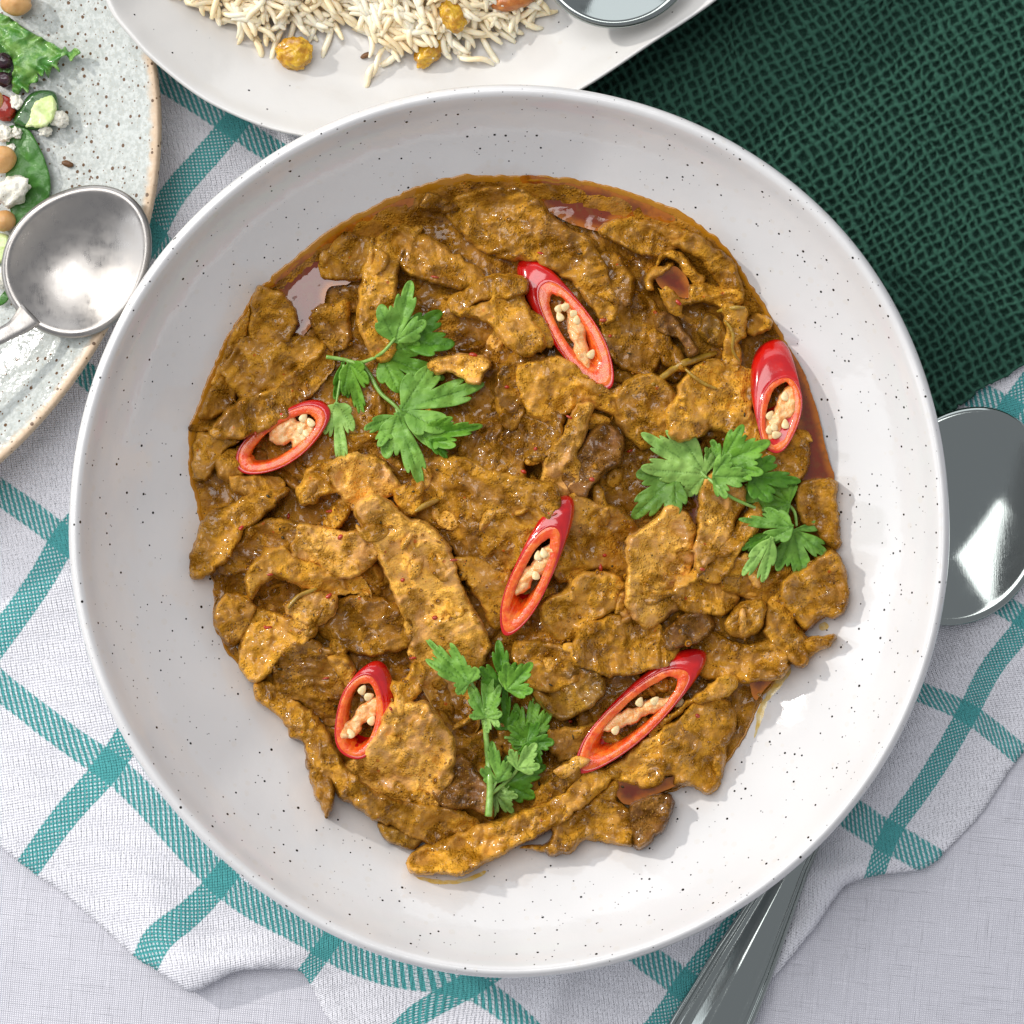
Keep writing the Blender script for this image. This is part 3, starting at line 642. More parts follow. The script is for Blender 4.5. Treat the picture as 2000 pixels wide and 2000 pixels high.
LT, MD, DK_, TAN, GR = (1.14, 1.13, 1.15), (.86, .82, .72), (.58, .53, .42), (1.42, 1.50, 2.5), (.44, .40, .70)  # tone tints; the dark one also puts shade into shadowed pieces' colour
OL = (.50, .50, .50)
pieces = [
 ('1', [(560,920),(620,905),(730,950),(810,1060),(790,1180),(740,1240),(540,1245),(530,1050)], 3.4, .2, MD, 'square cut chunk beside the mauve oil pool'),
 ('1', [(1110,600),(1250,480),(1420,560),(1500,640),(1400,760),(1230,760),(1090,740)], 2.6, 0, MD, 'lumpy chunk on the right bank of the upper left oil pool'),
 ('1', [(1660,620),(1780,500),(1932,560),(2080,660),(2200,760),(2080,830),(1850,780),(1650,690)], 3.0, .3, MD, 'short log right of the upper ribbon'),
 ('1', [(1480,540),(1640,490),(1730,510),(1680,620),(1600,720),(1590,900),(1600,1050),(1590,1200),(1540,1300),(1440,1260),(1370,1120),(1340,980),(1370,800),(1400,660)], 2.6, 2.2, LT, 'upright ribbon running down to the coriander stem'),
 ('1', [(350,1200),(470,1050),(500,1000),(490,1230),(430,1350),(330,1480),(240,1600),(200,1560),(290,1370)], 2.2, 0, MD, 'thin sliver on the upper left edge of the curry'),
 ('1', [(490,1255),(880,1260),(980,1330),(900,1420),(760,1560),(640,1620),(480,1640),(380,1520),(370,1440),(450,1300)], 2.8, .6, MD, 'broad red flecked chunk left of the upper sprig'),
 ('1', [(1010,1300),(1030,1500),(880,1680),(700,1850),(560,1900),(420,1932),(300,1860),(500,1680),(700,1600),(860,1450)], 2.6, .6, MD, 'long strip just above the left chili slice'),
 ('1', [(200,1600),(330,1500),(400,1640),(330,1780),(200,1850),(110,1840),(150,1700)], 2.4, -.2, DK_, 'dark scrap at the far left edge of the curry'),
 ('1', [(1150,1000),(1210,990),(1240,1120),(1220,1260),(1150,1300),(1060,1250),(990,1120),(1030,1030)], 3.0, .4, MD, 'two ridged lump left of the upright ribbon'),
 ('2', [(380,200),(620,190),(740,250),(870,380),(1050,500),(1120,620),(1190,800),(1230,900),(1130,870),(980,800),(900,740),(760,660),(600,620),(400,560),(250,420),(200,300)], 3.0, .4, MD, 'wide slab behind the topmost chili slice'),
 ('2', [(-100,130),(100,190),(220,140),(310,150),(290,210),(150,280),(0,300),(-160,250)], 2.2, -.2, DK_, 'flat sliver at the very top of the curry'),
 ('2', [(200,870),(330,800),(560,790),(600,880),(520,930),(330,960),(240,1020),(150,1010),(130,940)], 3.0, .8, MD, 'finger shaped piece pointing at the topmost chili slice'),
 ('2', [(450,930),(560,930),(620,1000),(650,1080),(720,1170),(740,1250),(640,1330),(540,1280),(470,1230),(400,1130),(230,1080),(240,1040),(360,1000)], 3.2, 1.4, LT, 'pale knobbly piece left of the topmost chili slice'),
 ('2', [(1290,430),(1450,360),(1650,400),(1900,470),(1932,560),(1750,560),(1640,600),(1500,560),(1350,500)], 2.4, .2, MD, 'soft strip under the top right oil pool'),
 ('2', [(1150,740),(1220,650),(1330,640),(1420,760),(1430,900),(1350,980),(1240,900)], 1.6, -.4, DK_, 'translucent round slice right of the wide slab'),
 ('2', [(1010,840),(1150,880),(1280,960),(1340,1010),(1320,1100),(1230,1140),(1150,1030)], 3.0, .2, MD, 'short wedge touching the right side of the topmost chili slice'),
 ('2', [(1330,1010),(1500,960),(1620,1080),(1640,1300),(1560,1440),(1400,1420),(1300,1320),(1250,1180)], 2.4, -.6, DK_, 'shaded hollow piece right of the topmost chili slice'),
 ('2', [(690,1500),(800,1460),(960,1440),(1130,1560),(1260,1620),(1400,1560),(1560,1590),(1590,1680),(1500,1780),(1300,1790),(1120,1740),(960,1800),(820,1820),(720,1720)], 3.4, 1.2, LT, 'grainy pale ridge below the topmost chili slice'),
 ('2', [(0,1400),(150,1380),(320,1400),(310,1490),(240,1560),(100,1500),(0,1500),(-60,1450)], 2.6, 1.6, TAN, 'pale end of a piece right of the upper sprig'),
 ('2', [(480,1470),(560,1400),(680,1390),(760,1440),(700,1480),(640,1600),(620,1800),(500,1850),(440,1650)], 2.6, .2, DK_, 'dark folded piece in the middle of the curry'),
 ('3', [(240,520),(400,440),(560,560),(700,650),(770,800),(790,950),(700,960),(600,860),(520,740),(420,640),(280,560)], 2.8, .4, MD, 'curved strip hugging the upper right edge'),
 ('3', [(150,590),(240,560),(340,620),(420,720),(490,800),(440,850),(350,770),(290,670),(200,630),(130,690)], 2.4, 1.4, LT, 'outer arc of the curled frill in the upper right'),
 ('3', [(260,660),(262,705),(190,750),(120,800),(100,880),(50,870),(40,760),(100,700),(180,680)], 2.4, 1.8, LT, 'little hooked tip inside the curled frill'),
 ('3', [(140,850),(200,880),(270,920),(360,940),(380,840),(500,810),(640,850),(760,840),(780,960),(700,1010),(560,1000),(420,980),(300,1000),(200,980)], 3.0, .8, LT, 'light band below the curled frill'),
 ('3', [(130,1060),(220,1030),(300,1090),(330,1150),(440,1330),(360,1390),(280,1250),(150,1210),(110,1140)], 3.2, 1.4, GR, 'purple brown cap left of the right edge chili slice'),
 ('3', [(110,1210),(200,1230),(300,1350),(330,1450),(240,1440),(150,1370),(100,1290)], 2.6, .6, MD, 'ribbed stem under the purple brown cap'),
 ('3', [(480,1120),(560,1080),(640,1150),(650,1240),(590,1290),(500,1240),(460,1180)], 3.2, .8, OL, 'small olive knob in the upper right'),
 ('3', [(640,1030),(780,1060),(790,1200),(740,1260),(750,1390),(670,1430),(640,1300),(660,1180)], 3.0, 1.0, LT, 'narrow upright piece above the right chili slice'),
 ('3', [(800,1080),(900,1050),(1000,1100),(990,1170),(880,1230),(790,1180)], 3.0, .2, MD, 'stubby chunk at the right edge above the chili'),
 ('3', [(370,1600),(470,1500),(600,1480),(760,1530),(810,1620),(790,1760),(850,1850),(860,1960),(700,1990),(560,1890),(440,1960),(290,1960),(280,1800),(330,1680)], 3.6, 1.2, LT, 'big grainy lump above the right sprig'),
 ('3', [(-80,1620),(80,1560),(200,1640),(240,1800),(160,1960),(20,2000),(-100,1900),(-140,1740)], 3.0, .6, MD, 'rounded grainy lump between centre and right sprig'),
 ('6', [(1100,330),(1400,200),(1430,380),(1370,500),(1260,480),(1130,440)], 2.6, .2, MD, 'piece under the tip of the right chili slice'),
 ('4', [(60,110),(330,130),(400,180),(280,200),(120,160),(30,150)], 2.0, .4, DK_, 'thin stalk poking over the left edge'),
 ('4', [(100,170),(300,190),(420,230),(340,300),(270,400),(190,520),(130,540),(60,500),(60,330)], 2.4, 0, MD, 'flat piece at the left edge beside the chili'),
 ('4', [(280,370),(400,300),(440,400),(410,490),(330,520),(270,450)], 3.0, .6, MD, 'small knob left of the left chili slice'),
 ('4', [(380,510),(500,510),(690,530),(680,680),(520,650),(400,600)], 2.2, .4, MD, 'flat flap just below the left chili slice'),
 ('4', [(690,670),(600,780),(450,920),(330,1080),(160,1200),(110,1110),(150,950),(200,830),(350,750),(500,670)], 2.8, .4, MD, 'long diagonal slice on the left side'),
 ('4', [(960,450),(1080,410),(1150,470),(1150,600),(1050,640),(940,700),(870,620),(930,520)], 3.2, 1.2, LT, 'rounded lump below the hanging coriander leaf'),
 ('4', [(1130,430),(1400,380),(1560,560),(1480,640),(1300,720),(1180,600)], 3.0, 1.6, TAN, 'bright sauce coated lump above the long pale strip'),
 ('4', [(1190,680),(1250,700),(1210,830),(1130,890),(1080,830)], 2.4, 1.6, LT, 'tiny pale sliver left of the long strip'),
 ('4', [(930,900),(1040,920),(1200,940),(1330,930),(1400,1010),(1390,1100),(1280,1210),(1150,1220),(1050,1150),(880,1110),(880,1000)], 3.0, 2.0, TAN, 'pale block beside the long central strip'),
 ('4', [(560,1290),(600,1190),(760,1080),(900,1150),(1100,1200),(1230,1230),(1310,1410),(1230,1350),(1100,1380),(1010,1380),(860,1310),(740,1270),(650,1310),(590,1400)], 3.4, 1.4, LT, 'arched grainy piece with a pointed spur'),
 ('4', [(790,1500),(860,1440),(1000,1400),(1100,1420),(1120,1500),(1060,1580),(960,1610),(850,1570)], 3.4, 1.2, TAN, 'bright nugget under the arched piece'),
 ('4', [(560,1560),(760,1590),(930,1640),(900,1730),(750,1820),(660,1932),(560,1990),(500,1960),(470,1840),(480,1680)], 3.2, 1.0, LT, 'curved pale slice at the lower left'),
 ('4', [(280,1400),(420,1380),(540,1460),(520,1580),(420,1740),(320,1780),(240,1640),(220,1520)], 2.8, .2, MD, 'rounded chunk on the lower left edge'),
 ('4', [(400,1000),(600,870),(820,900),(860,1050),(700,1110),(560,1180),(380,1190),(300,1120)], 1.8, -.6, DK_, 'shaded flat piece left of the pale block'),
 ('4', [(1040,1580),(1200,1470),(1400,1440),(1600,1550),(1650,1680),(1560,1780),(1350,1800),(1150,1720)], 2.6, -.2, DK_, 'dark rounded piece left of the long strip'),
 ('5', [(460,200),(560,130),(700,60),(830,100),(850,300),(800,520),(640,510),(480,450),(430,350)], 1.8, .2, DK_, 'glossy brown slice right of the upper sprig'),
 ('5', [(860,60),(1000,0),(1130,60),(1130,200),(1040,320),(900,330),(860,200)], 2.4, 0, DK_, 'shaded piece left of the upstanding frill'),
 ('5', [(140,700),(180,480),(400,440),(650,530),(850,570),(970,600),(1010,700),(960,830),(880,950),(760,1090),(680,1140),(500,1110),(370,990),(250,900),(170,830)], 3.4, 1.2, MD, 'broad grainy slab left of the central chili slice'),
 ('5', [(330,1130),(480,1100),(640,1150),(740,1180),(790,1250),(720,1500),(680,1650),(600,1620),(520,1450),(420,1300)], 2.8, .2, LT, 'smooth piece wedged under the central chili slice'),
 ('F', [(689,1000),(698,978),(735,962),(770,985),(800,1010),(839,1022),(862,1043),(878,1066),(903,1131),(924,1183),(958,1250),(950,1290),(925,1350),(939,1400),(928,1430),(905,1438),(870,1418),(854,1395),(830,1353),(808,1300),(800,1280),(780,1200),(755,1130),(720,1060)], 4.2, 3.0, TAN, 'longest pale strip running down the middle'),
 ('4', [(1570,600),(1700,560),(1790,640),(1750,800),(1650,800),(1600,720)], 2.6, 3.2, LT, 'knob at the top of the longest pale strip'),
 ('5', [(970,600),(1030,480),(1040,330),(1100,280),(1150,220),(1200,100),(1280,20),(1350,50),(1320,160),(1290,250),(1270,330),(1290,480),(1230,580),(1100,610)], 3.8, 2.2, TAN, 'upstanding frilled piece above the central chili slice'),
 ('5', [(1290,330),(1400,190),(1500,180),(1560,260),(1550,400),(1450,450),(1400,540),(1330,610),(1220,560),(1200,440)], 3.6, 1.8, GR, 'grey gilled nub right of the upstanding frill'),
 ('5', [(1260,720),(1400,760),(1600,850),(1690,1000),(1660,1150),(1710,1400),(1620,1440),(1600,1300),(1500,1200),(1350,1200),(1210,1260),(1160,1100),(1240,900)], 3.0, .6, MD, 'rough slope right of the central chili slice'),
 ('5', [(980,1480),(1060,1400),(1180,1340),(1180,1270),(1320,1210),(1500,1200),(1600,1270),(1690,1400),(1620,1500),(1480,1570),(1400,1600),(1340,1700),(1200,1760),(1080,1720),(1000,1620)], 3.8, 1.4, LT, 'round mushroom with grey edge right of the central chili'),
 ('5', [(1400,1640),(1700,1570),(1850,1700),(1960,1800),(1800,1930),(1500,1960),(1300,1880),(1330,1740)], 3.0, .4, MD, 'fibrous piece above the lower right chili slice'),
 ('5', [(850,1800),(1050,1790),(1250,1850),(1330,1960),(1200,2060),(1000,2080),(860,1990)], 3.0, .2, MD, 'olive toned lump above the lower sprig'),
 ('6', [(380,820),(460,830),(540,900),(560,1100),(520,1250),(480,1400),(300,1550),(200,1520),(130,1350),(150,1150),(130,1030),(200,980),(310,900)], 4.2, 1.8, TAN, 'bright bulging piece below the drooping coriander leaf'),
 ('6', [(720,560),(800,530),(920,620),(940,720),(880,850),(850,950),(780,1050),(680,1150),(640,1110),(640,960),(660,760),(650,690)], 3.8, 1.8, TAN, 'trumpet shaped stem under the right sprig'),
 ('6', [(940,850),(1030,780),(1060,900),(980,1010),(900,1130),(820,1250),(740,1260),(680,1230),(600,1300),(530,1290),(530,1230),(640,1170),(760,1090),(870,950)], 3.0, 3.0, LT, 'forked stem crossing below the trumpet shaped one'),
 ('6', [(500,1330),(640,1270),(760,1280),(880,1400),(840,1500),(700,1530),(560,1500),(470,1430)], 3.0, .6, MD, 'shaded lump below the forked stem'),
 ('6', [(400,1690),(480,1600),(560,1540),(660,1540),(710,1620),(680,1700),(560,1770),(420,1770)], 3.2, 1.2, GR, 'dark cap above the lower right chili slice'),
 ('6', [(900,1120),(1000,1130),(1100,1150),(1290,1180),(1240,1330),(1160,1420),(1080,1420),(980,1380),(860,1330)], 2.6, .4, MD, 'stringy piece under the lowest leaf of the right sprig'),
 ('6', [(850,1560),(960,1450),(1080,1420),(1150,1480),(1140,1620),(1060,1700),(960,1730),(860,1690),(820,1610)], 3.6, 1.6, MD, 'rounded red flecked chunk near the right edge'),
 ('6', [(1380,560),(1660,530),(1680,700),(1700,900),(1690,1050),(1600,1020),(1500,900),(1400,840)], 2.6, .4, MD, 'smooth brown slice at the right edge below the oil'),
 ('6', [(1300,1250),(1450,1180),(1560,1080),(1660,1060),(1740,1180),(1775,1350),(1760,1480),(1680,1570),(1560,1580),(1460,1650),(1390,1620),(1280,1480),(1240,1340)], 4.4, 1.6, MD, 'big rounded cap overhanging the right edge'),
 ('6', [(1190,1480),(1290,1420),(1380,1640),(1430,1700),(1430,1780),(1400,1880),(1300,1840),(1180,1700)], 3.2, .6, MD, 'stem below the big right hand cap'),
 ('6', [(1400,1750),(1560,1700),(1670,1700),(1650,1770),(1540,1840),(1430,1885),(1360,1850)], 3.0, .4, LT, 'curved spur reaching onto the white bowl at right'),
 ('6', [(680,1720),(850,1740),(1000,1780),(1180,1720),(1240,1860),(1180,1990),(900,2010),(700,1960)], 2.8, .2, MD, 'brown slope right of the lower right chili tip'),
 ('7', [(190,330),(330,330),(480,440),(640,560),(740,680),(790,780),(880,930),(980,1060),(1000,1200),(930,1240),(840,1200),(770,1100),(640,1000),(570,900),(540,780),(460,730),(430,640),(300,530),(180,410)], 3.8, 1.2, MD, 'long strip along the lower left edge'),
 ('7', [(570,900),(660,940),(760,1000),(790,1130),(770,1260),(720,1350),(680,1260),(620,1130)], 3.2, 1.8, DK_, 'dark glossy spike pointing down at the bowl'),
 ('7', [(380,180),(560,60),(740,120),(860,280),(850,400),(780,520),(700,560),(560,440),(420,380)], 1.8, -1.2, DK_, 'sunken piece painted dark for shade left of the lowest left chili'),  # shade inside the hollow painted as a dark tint
 ('7', [(740,150),(880,130),(930,250),(900,340),(830,270)], 2.4, .8, MD, 'small strip above the lowest left chili slice'),
 ('7', [(1210,580),(1330,560),(1450,580),(1590,760),(1605,920),(1560,1130),(1450,1240),(1280,1240),(1130,1180),(1010,1050),(960,920),(1060,860),(1150,740)], 4.2, 1.6, TAN, 'big pale fold below the lowest left chili'),
 ('7', [(1230,310),(1310,300),(1380,200),(1450,260),(1420,360),(1340,450),(1250,430)], 2.6, 2.2, LT, 'small flap right of the lowest left chili'),
 ('7', [(1000,1060),(1150,1180),(1400,1240),(1650,1280),(1750,1340),(1720,1400),(1620,1480),(1480,1500),(1300,1420),(1120,1330),(1010,1240)], 3.4, .8, MD, 'flat strip under the big pale fold'),
 ('7', [(1110,1360),(1300,1420),(1460,1490),(1430,1560),(1330,1585),(1180,1530),(1130,1450)], 3.0, -.2, OL, 'grainy greenish scrap at the bottom edge'),
 ('7', [(1570,1130),(1650,960),(1760,920),(1880,1060),(1932,1180),(1932,1290),(1800,1240),(1650,1240)], 3.2, .6, GR, 'grey purple cap left of the lower sprig stem'),
 ('7', [(1610,580),(1780,720),(1900,690),(1950,900),(1860,1010),(1760,930),(1640,900),(1610,780)], 2.4, -.2, DK_, 'brown piece between the long strip and the lower sprig'),
 ('8', [(560,300),(640,150),(800,180),(960,220),(1030,330),(1000,430),(900,500),(780,560),(700,520),(600,420)], 3.4, 1.0, OL, 'round olive lump right of the lower sprig'),
 ('8', [(700,700),(800,690),(1000,640),(940,780),(880,900),(760,880),(690,800)], 2.8, .2, MD, 'glossy piece at the foot of the lower right chili'),
 ('8', [(1120,1010),(1230,900),(1500,700),(1515,850),(1495,1030),(1420,1075),(1280,1040)], 3.6, 1.0, LT, 'grainy block below the lower right chili slice'),
 ('8', [(1500,700),(1600,600),(1750,480),(1932,420),(2040,480),(2090,620),(2020,800),(1990,1000),(1950,1120),(1850,1165),(1740,1100),(1610,1095),(1600,1030),(1500,1010)], 4.0, 1.0, MD, 'heavy rough chunk at the lower right edge'),
 ('8', [(1500,640),(1700,480),(1950,300),(2020,360),(1930,460),(1750,500),(1600,620),(1500,700)], 2.4, 3.6, LT, 'light band along the top of the lower right chunk'),
 ('8', [(380,1330),(560,1230),(580,1130),(700,1000),(830,900),(920,990),(860,1100),(700,1250),(560,1310)], 2.6, .2, DK_, 'dark slope between the lower sprig and the bottom strip'),
 ('8', [(440,1565),(620,1530),(680,1480),(680,1370),(850,1280),(1000,1180),(1150,1050),(1200,1100),(1190,1210),(1290,1290),(1330,1400),(1310,1560),(1180,1550),(930,1520),(850,1600),(700,1635),(620,1600)], 3.6, 0, MD, 'lumpy stem piece at the bottom of the curry'),
 ('8', [(1260,1260),(1400,1180),(1520,1150),(1590,1190),(1600,1310),(1520,1440),(1400,1560),(1310,1585),(1270,1450)], 4.4, .6, GR, 'dark brown cap at the bottom right edge'),
 ('F', [(797,1703),(805,1664),(833,1649),(877,1633),(942,1607),(1004,1588),(1060,1565),(1107,1535),(1133,1505),(1148,1488),(1195,1511),(1200,1519),(1172,1553),(1133,1586),(1081,1620),(1040,1638),(998,1661),(952,1685),(905,1710),(890,1709),(838,1707)], 4.2, 1.2, LT, 'long stick shaped slice at the bottom edge'),
]
# scraps that fill the gaps: part of the curry
for i in range(150):
    while True:
        a = random.uniform(0, 2*math.pi); r = 590*math.sqrt(random.random()); x0, y0 = 1000+r*math.cos(a), 1010+r*math.sin(a)
        if inside(np.array([[x0, y0]]), FO)[0] and edge_dist(np.array([[x0, y0]]), FO)[0] > 26: break
    L, wd = random.uniform(24, 60)*(1 if i % 3 else .6), random.uniform(10, 26)*(1 if i % 3 else .55); an = random.uniform(0, math.pi); ca, sa = math.cos(an), math.sin(an)
    pts = [(x0+ca*L*math.cos(t)*random.uniform(.7, 1.2)-sa*wd*math.sin(t), y0+sa*L*math.cos(t)+ca*wd*math.sin(t)*random.uniform(.7, 1.2)) for t in np.linspace(0, 2*math.pi, 9)[:-1]]
    zb = zat(x0, y0, 14, 45)
    slab('sauce_lump', pts, M_SAUCE, random.uniform(1.4, 2.6), -.3, 900+i, random.choice([MD, DK_, DK_]), edge=11, rough=1., jit=5, parent=curry, zfun=lambda x, y, zb=zb: zb+0*x)

for i, (k, pts, th, off, col, lab) in enumerate(pieces):
    pts = T(k, pts); c = np.mean(pts, 0)
    j = RNG.uniform(.92, 1.08); col = tuple(v*j for v in col)
    rid = []
    if 'longest pale strip' in lab: rid = [(880, 1080, 940, 1260, 14, -1.0), (720, 1010, 830, 1330, 9, 1.3)]
    if 'arched' in lab: rid = [(520, 1120, 650, 1130, 10, 1.4)]
    if 'stick shaped' in lab: rid = [(960, 1625, 1150, 1520, 10, .9)]
    if 'big rounded cap' in lab: rid = [(1540, 1130, 1620, 1160, 20, 1.2)]
    sm = .62 if ('smooth' in lab or 'strip' in lab and 'longest' in lab or 'translucent' in lab) else 1.05
    o = slab('mushroom_piece', pts, M_FIBRE if sm < 1 else M_SAUCE, th*1.3, off+RNG.uniform(-.6, 2.4), i*3+11, col, edge=8+3*(th > 3.5), rough=sm*.95, jit=5.5, grow=0 if any(w_ in lab for w_ in ('edge', 'bottom', 'bowl', 'longest', 'top of the curry', 'curl', 'hook')) else .30, tilt=(lambda a_, m_: (m_*math.cos(a_), m_*math.sin(a_)))(RNG.uniform(0, 6.28), RNG.uniform(3., 7.)), ridge=rid, curl=.5 if i % 3 else 1.3, rib=(0, 1.3, 0, .9)[i % 4])
    tag(o, lab, 'mushroom piece', 'mushroom pieces in the curry')

# scraps that fill the gaps: part of the curry
for i in range(70):
    while True:
        a = random.uniform(0, 2*math.pi); r = 590*math.sqrt(random.random()); x0, y0 = 1000+r*math.cos(a), 1010+r*math.sin(a)
        if inside(np.array([[x0, y0]]), FO)[0] and edge_dist(np.array([[x0, y0]]), FO)[0] > 26: break
    L, wd = random.uniform(14, 44)*(1 if i % 3 else .6), random.uniform(5, 20)*(1 if i % 3 else .55); an = random.uniform(0, math.pi); ca, sa = math.cos(an), math.sin(an)
    pts = [(x0+ca*L*math.cos(t)*random.uniform(.7, 1.2)-sa*wd*math.sin(t), y0+sa*L*math.cos(t)+ca*wd*math.sin(t)*random.uniform(.7, 1.2)) for t in np.linspace(0, 2*math.pi, 9)[:-1]]
    zb = zat(x0, y0, 14, 45)
    slab('sauce_lump', pts, M_SAUCE, random.uniform(.8, 1.6), -.5, 400+i, random.choice([LT, MD, TAN]), edge=8, rough=.7, jit=3, parent=curry, zfun=lambda x, y, zb=zb: zb+0*x)

# oil pools, level and glossy
def pool(pts, zl, seed):
    P = smooth_closed(pts, 6, 2, seed); V, F, D, bd = sheet(P, 9, seed); x, y = V[:, 0], V[:, 1]
    z = np.maximum(zl, bowl_z(x, y)+.45) + .12*fbm(x/30, y/30, seed, 2)
    o = obj('oil_pool', W(x, y, z*MM), F[:, ::-1], M_OIL, curry, attrs={'thick': np.clip(D/24, 0, 1)}); splat(x, y, z); return o
for i, (q_, zl_) in enumerate(POOLS): pool(q_, zl_, 501+i)

def smear(pts, seed):
    P = smooth_closed(pts, 4, 3, seed); V, F, D, bd = sheet(P, 5, seed); x, y = V[:, 0], V[:, 1]
    obj('sauce_smear', W(x, y, (bowl_z(x, y)+.02+.18*np.clip(D/5, 0, 1))*MM), F[:, ::-1], M_SMEAR, curry)
smear([(812, 1712), (850, 1718), (900, 1716), (945, 1700), (940, 1712), (900, 1724), (850, 1727)], 601)
smear([(1478, 1395), (1490, 1365), (1500, 1368), (1492, 1392), (1482, 1420), (1474, 1440)], 602)
smear([(1505, 1335), (1530, 1300), (1545, 1310), (1520, 1345), (1495, 1372)], 603)
smear([(1600, 1222), (1612, 1215), (1620, 1224), (1606, 1232)], 604)

bV, b4, b3, nb_ = [], [], [], 0  # small oil domes added to catch the key lamp as glints
for i in range(700):
    a_ = random.uniform(0, 2*math.pi); r0 = 600*math.sqrt(random.random()); x0, y0 = 1000+r0*math.cos(a_), 1010+r0*math.sin(a_)
    if not inside(np.array([[x0, y0]]), FO)[0] or fbm(np.array([x0/80]), np.array([y0/80]), 620, 2)[0] < -.12: continue
    rd = random.uniform(2.4, 4.6)*(1.6 if i % 7 == 0 else 1); st_ = random.uniform(.6, 1.7); an = random.uniform(0, 3.14); zc_ = zat(x0, y0, 2.5, 50); t_ = np.linspace(0, 2*math.pi, 9)[:-1]
    R_ = []
    for f_, hh in ((.5, .82), (.85, .45), (1.05, -.35)):
        ex_ = rd*f_*np.cos(t_)*st_; ey_ = rd*f_*np.sin(t_)/st_; R_.append(W(x0+ex_*math.cos(an)-ey_*math.sin(an), y0+ex_*math.sin(an)+ey_*math.cos(an), (zc_+hh*rd*.11)*MM))
    V_ = np.concatenate(R_+[W([x0], [y0], (zc_+rd*.11)*MM)]); bV.append(V_); b4.append(grid_faces(3, 8, True)[:, ::-1]+nb_)
    b3.append(np.array([[24, (k+1) % 8, k] for k in range(8)])+nb_); nb_ += 25
tag(obj('glint_droplets', np.concatenate(bV), [np.concatenate(b4), np.concatenate(b3)], M_DROP, curry), kind='stuff')

# red flakes and herb scraps
for i in range(70):
    a = random.uniform(0, 2*math.pi); r = 570*math.sqrt(random.random()); x0, y0 = 1000+r*math.cos(a), 1010+r*math.sin(a)
    z0 = zat(x0, y0, 4, 60); L, wd = random.uniform(4, 10)*(1 if i % 3 else .6), random.uniform(2.5, 5)*(1 if i % 3 else .6); an = random.uniform(0, 3.14); ca, sa = math.cos(an), math.sin(an)
    t = np.linspace(0, 2*math.pi, 9)[:-1]; ex = L*np.cos(t); ey = wd*np.sin(t); q = np.stack([x0+ca*ex-sa*ey, y0+sa*ex+ca*ey], -1)
    V = np.concatenate([W([x0], [y0], (z0+.45)*MM), W(x0+(q[:, 0]-x0)*.6, y0+(q[:, 1]-y0)*.6, (z0+.38)*MM), W(q[:, 0], q[:, 1], (z0-.25)*MM)])
    F3 = np.array([[0, 1+(k+1) % 8, 1+k] for k in range(8)]); F4 = np.array([[1+k, 1+(k+1) % 8, 9+(k+1) % 8, 9+k] for k in range(8)])
    obj('chili_flake' if i % 3 else 'herb_scrap', V, [F3, F4], M_FLAKE if i % 3 else M_HERB, curry)

def tube(name, path, radii, m, parent, nseg=8):
    P = np.array(path, float); n = len(P); T_ = np.gradient(P, axis=0); T_ /= np.linalg.norm(T_, axis=1)[:, None]
    up = np.array([0, 0, 1.]); V = []
    for i in range(n):
        a = np.cross(T_[i], up); a /= np.linalg.norm(a)+1e-9; b = np.cross(a, T_[i]); r = radii[i]
        for k in range(nseg):
            t = 2*math.pi*k/nseg; V.append(P[i]+r*(math.cos(t)*a+math.sin(t)*b))
    V = np.array(V); F = grid_faces(n, nseg, True)
    V = np.concatenate([V, P[:1], P[-1:]]); c0, c1 = len(V)-2, len(V)-1
    caps = [[c0, (k+1) % nseg, k] for k in range(nseg)]+[[c1, (n-1)*nseg+k, (n-1)*nseg+(k+1) % nseg] for k in range(nseg)]
    return obj(name, V, [F, np.array(caps)], m, parent)
def strip_on(name, pts, wd, m, label, cat, lift=.6):
    Q = smooth_closed(pts, 6, closed=False); z = np.array([zat(a, b, 6, 80) for a, b in Q]); z = np.convolve(np.pad(z, 4, mode='edge'), np.ones(9)/9, 'valid')+lift
    root = empty(name, W(Q[len(Q)//2, 0], Q[len(Q)//2, 1], z.mean()*MM), label, cat)
    P3 = W(Q[:, 0], Q[:, 1], z*MM); s = np.linspace(0, 1, len(Q)); tube('strand', P3, (np.sin(np.clip(s, .03, .97)*math.pi)**.35)*wd*S0/2, m, root, 7)
strip_on('lemongrass_strip', T('3', [(90, 1590), (200, 1510), (300, 1440), (420, 1400), (580, 1350)]), 15, M_STALK, 'olive leaf sliver above the yellow stalk', 'herb strip')
strip_on('lemongrass_strip', T('3', [(340, 1470), (420, 1540), (500, 1590), (580, 1620)]), 8, M_STALK, 'yellow split stalk lying above the right sprig', 'herb strip', 1.)
strip_on('lemongrass_strip', T('5', [(40, 770), (120, 720), (220, 680)]), 12, M_STALK, 'short amber stalk beside the knob', 'herb strip')
strip_on('lemongrass_strip', T('4', [(780, 1500), (860, 1410), (1000, 1350)]), 9, M_STALK, 'thin green sliver beside the bright nugget', 'herb strip')
strip_on('lemongrass_strip', T('3', [(580, 1040), (680, 1010), (790, 1010)]), 9, M_STALK, 'amber sliver across the upper right frills', 'herb strip')
strip_on('lemongrass_strip', T('3', [(640, 1100), (700, 1200), (700, 1330), (760, 1420)]), 7, M_STALK, 'upright amber fibre above the right chili slice', 'herb strip')

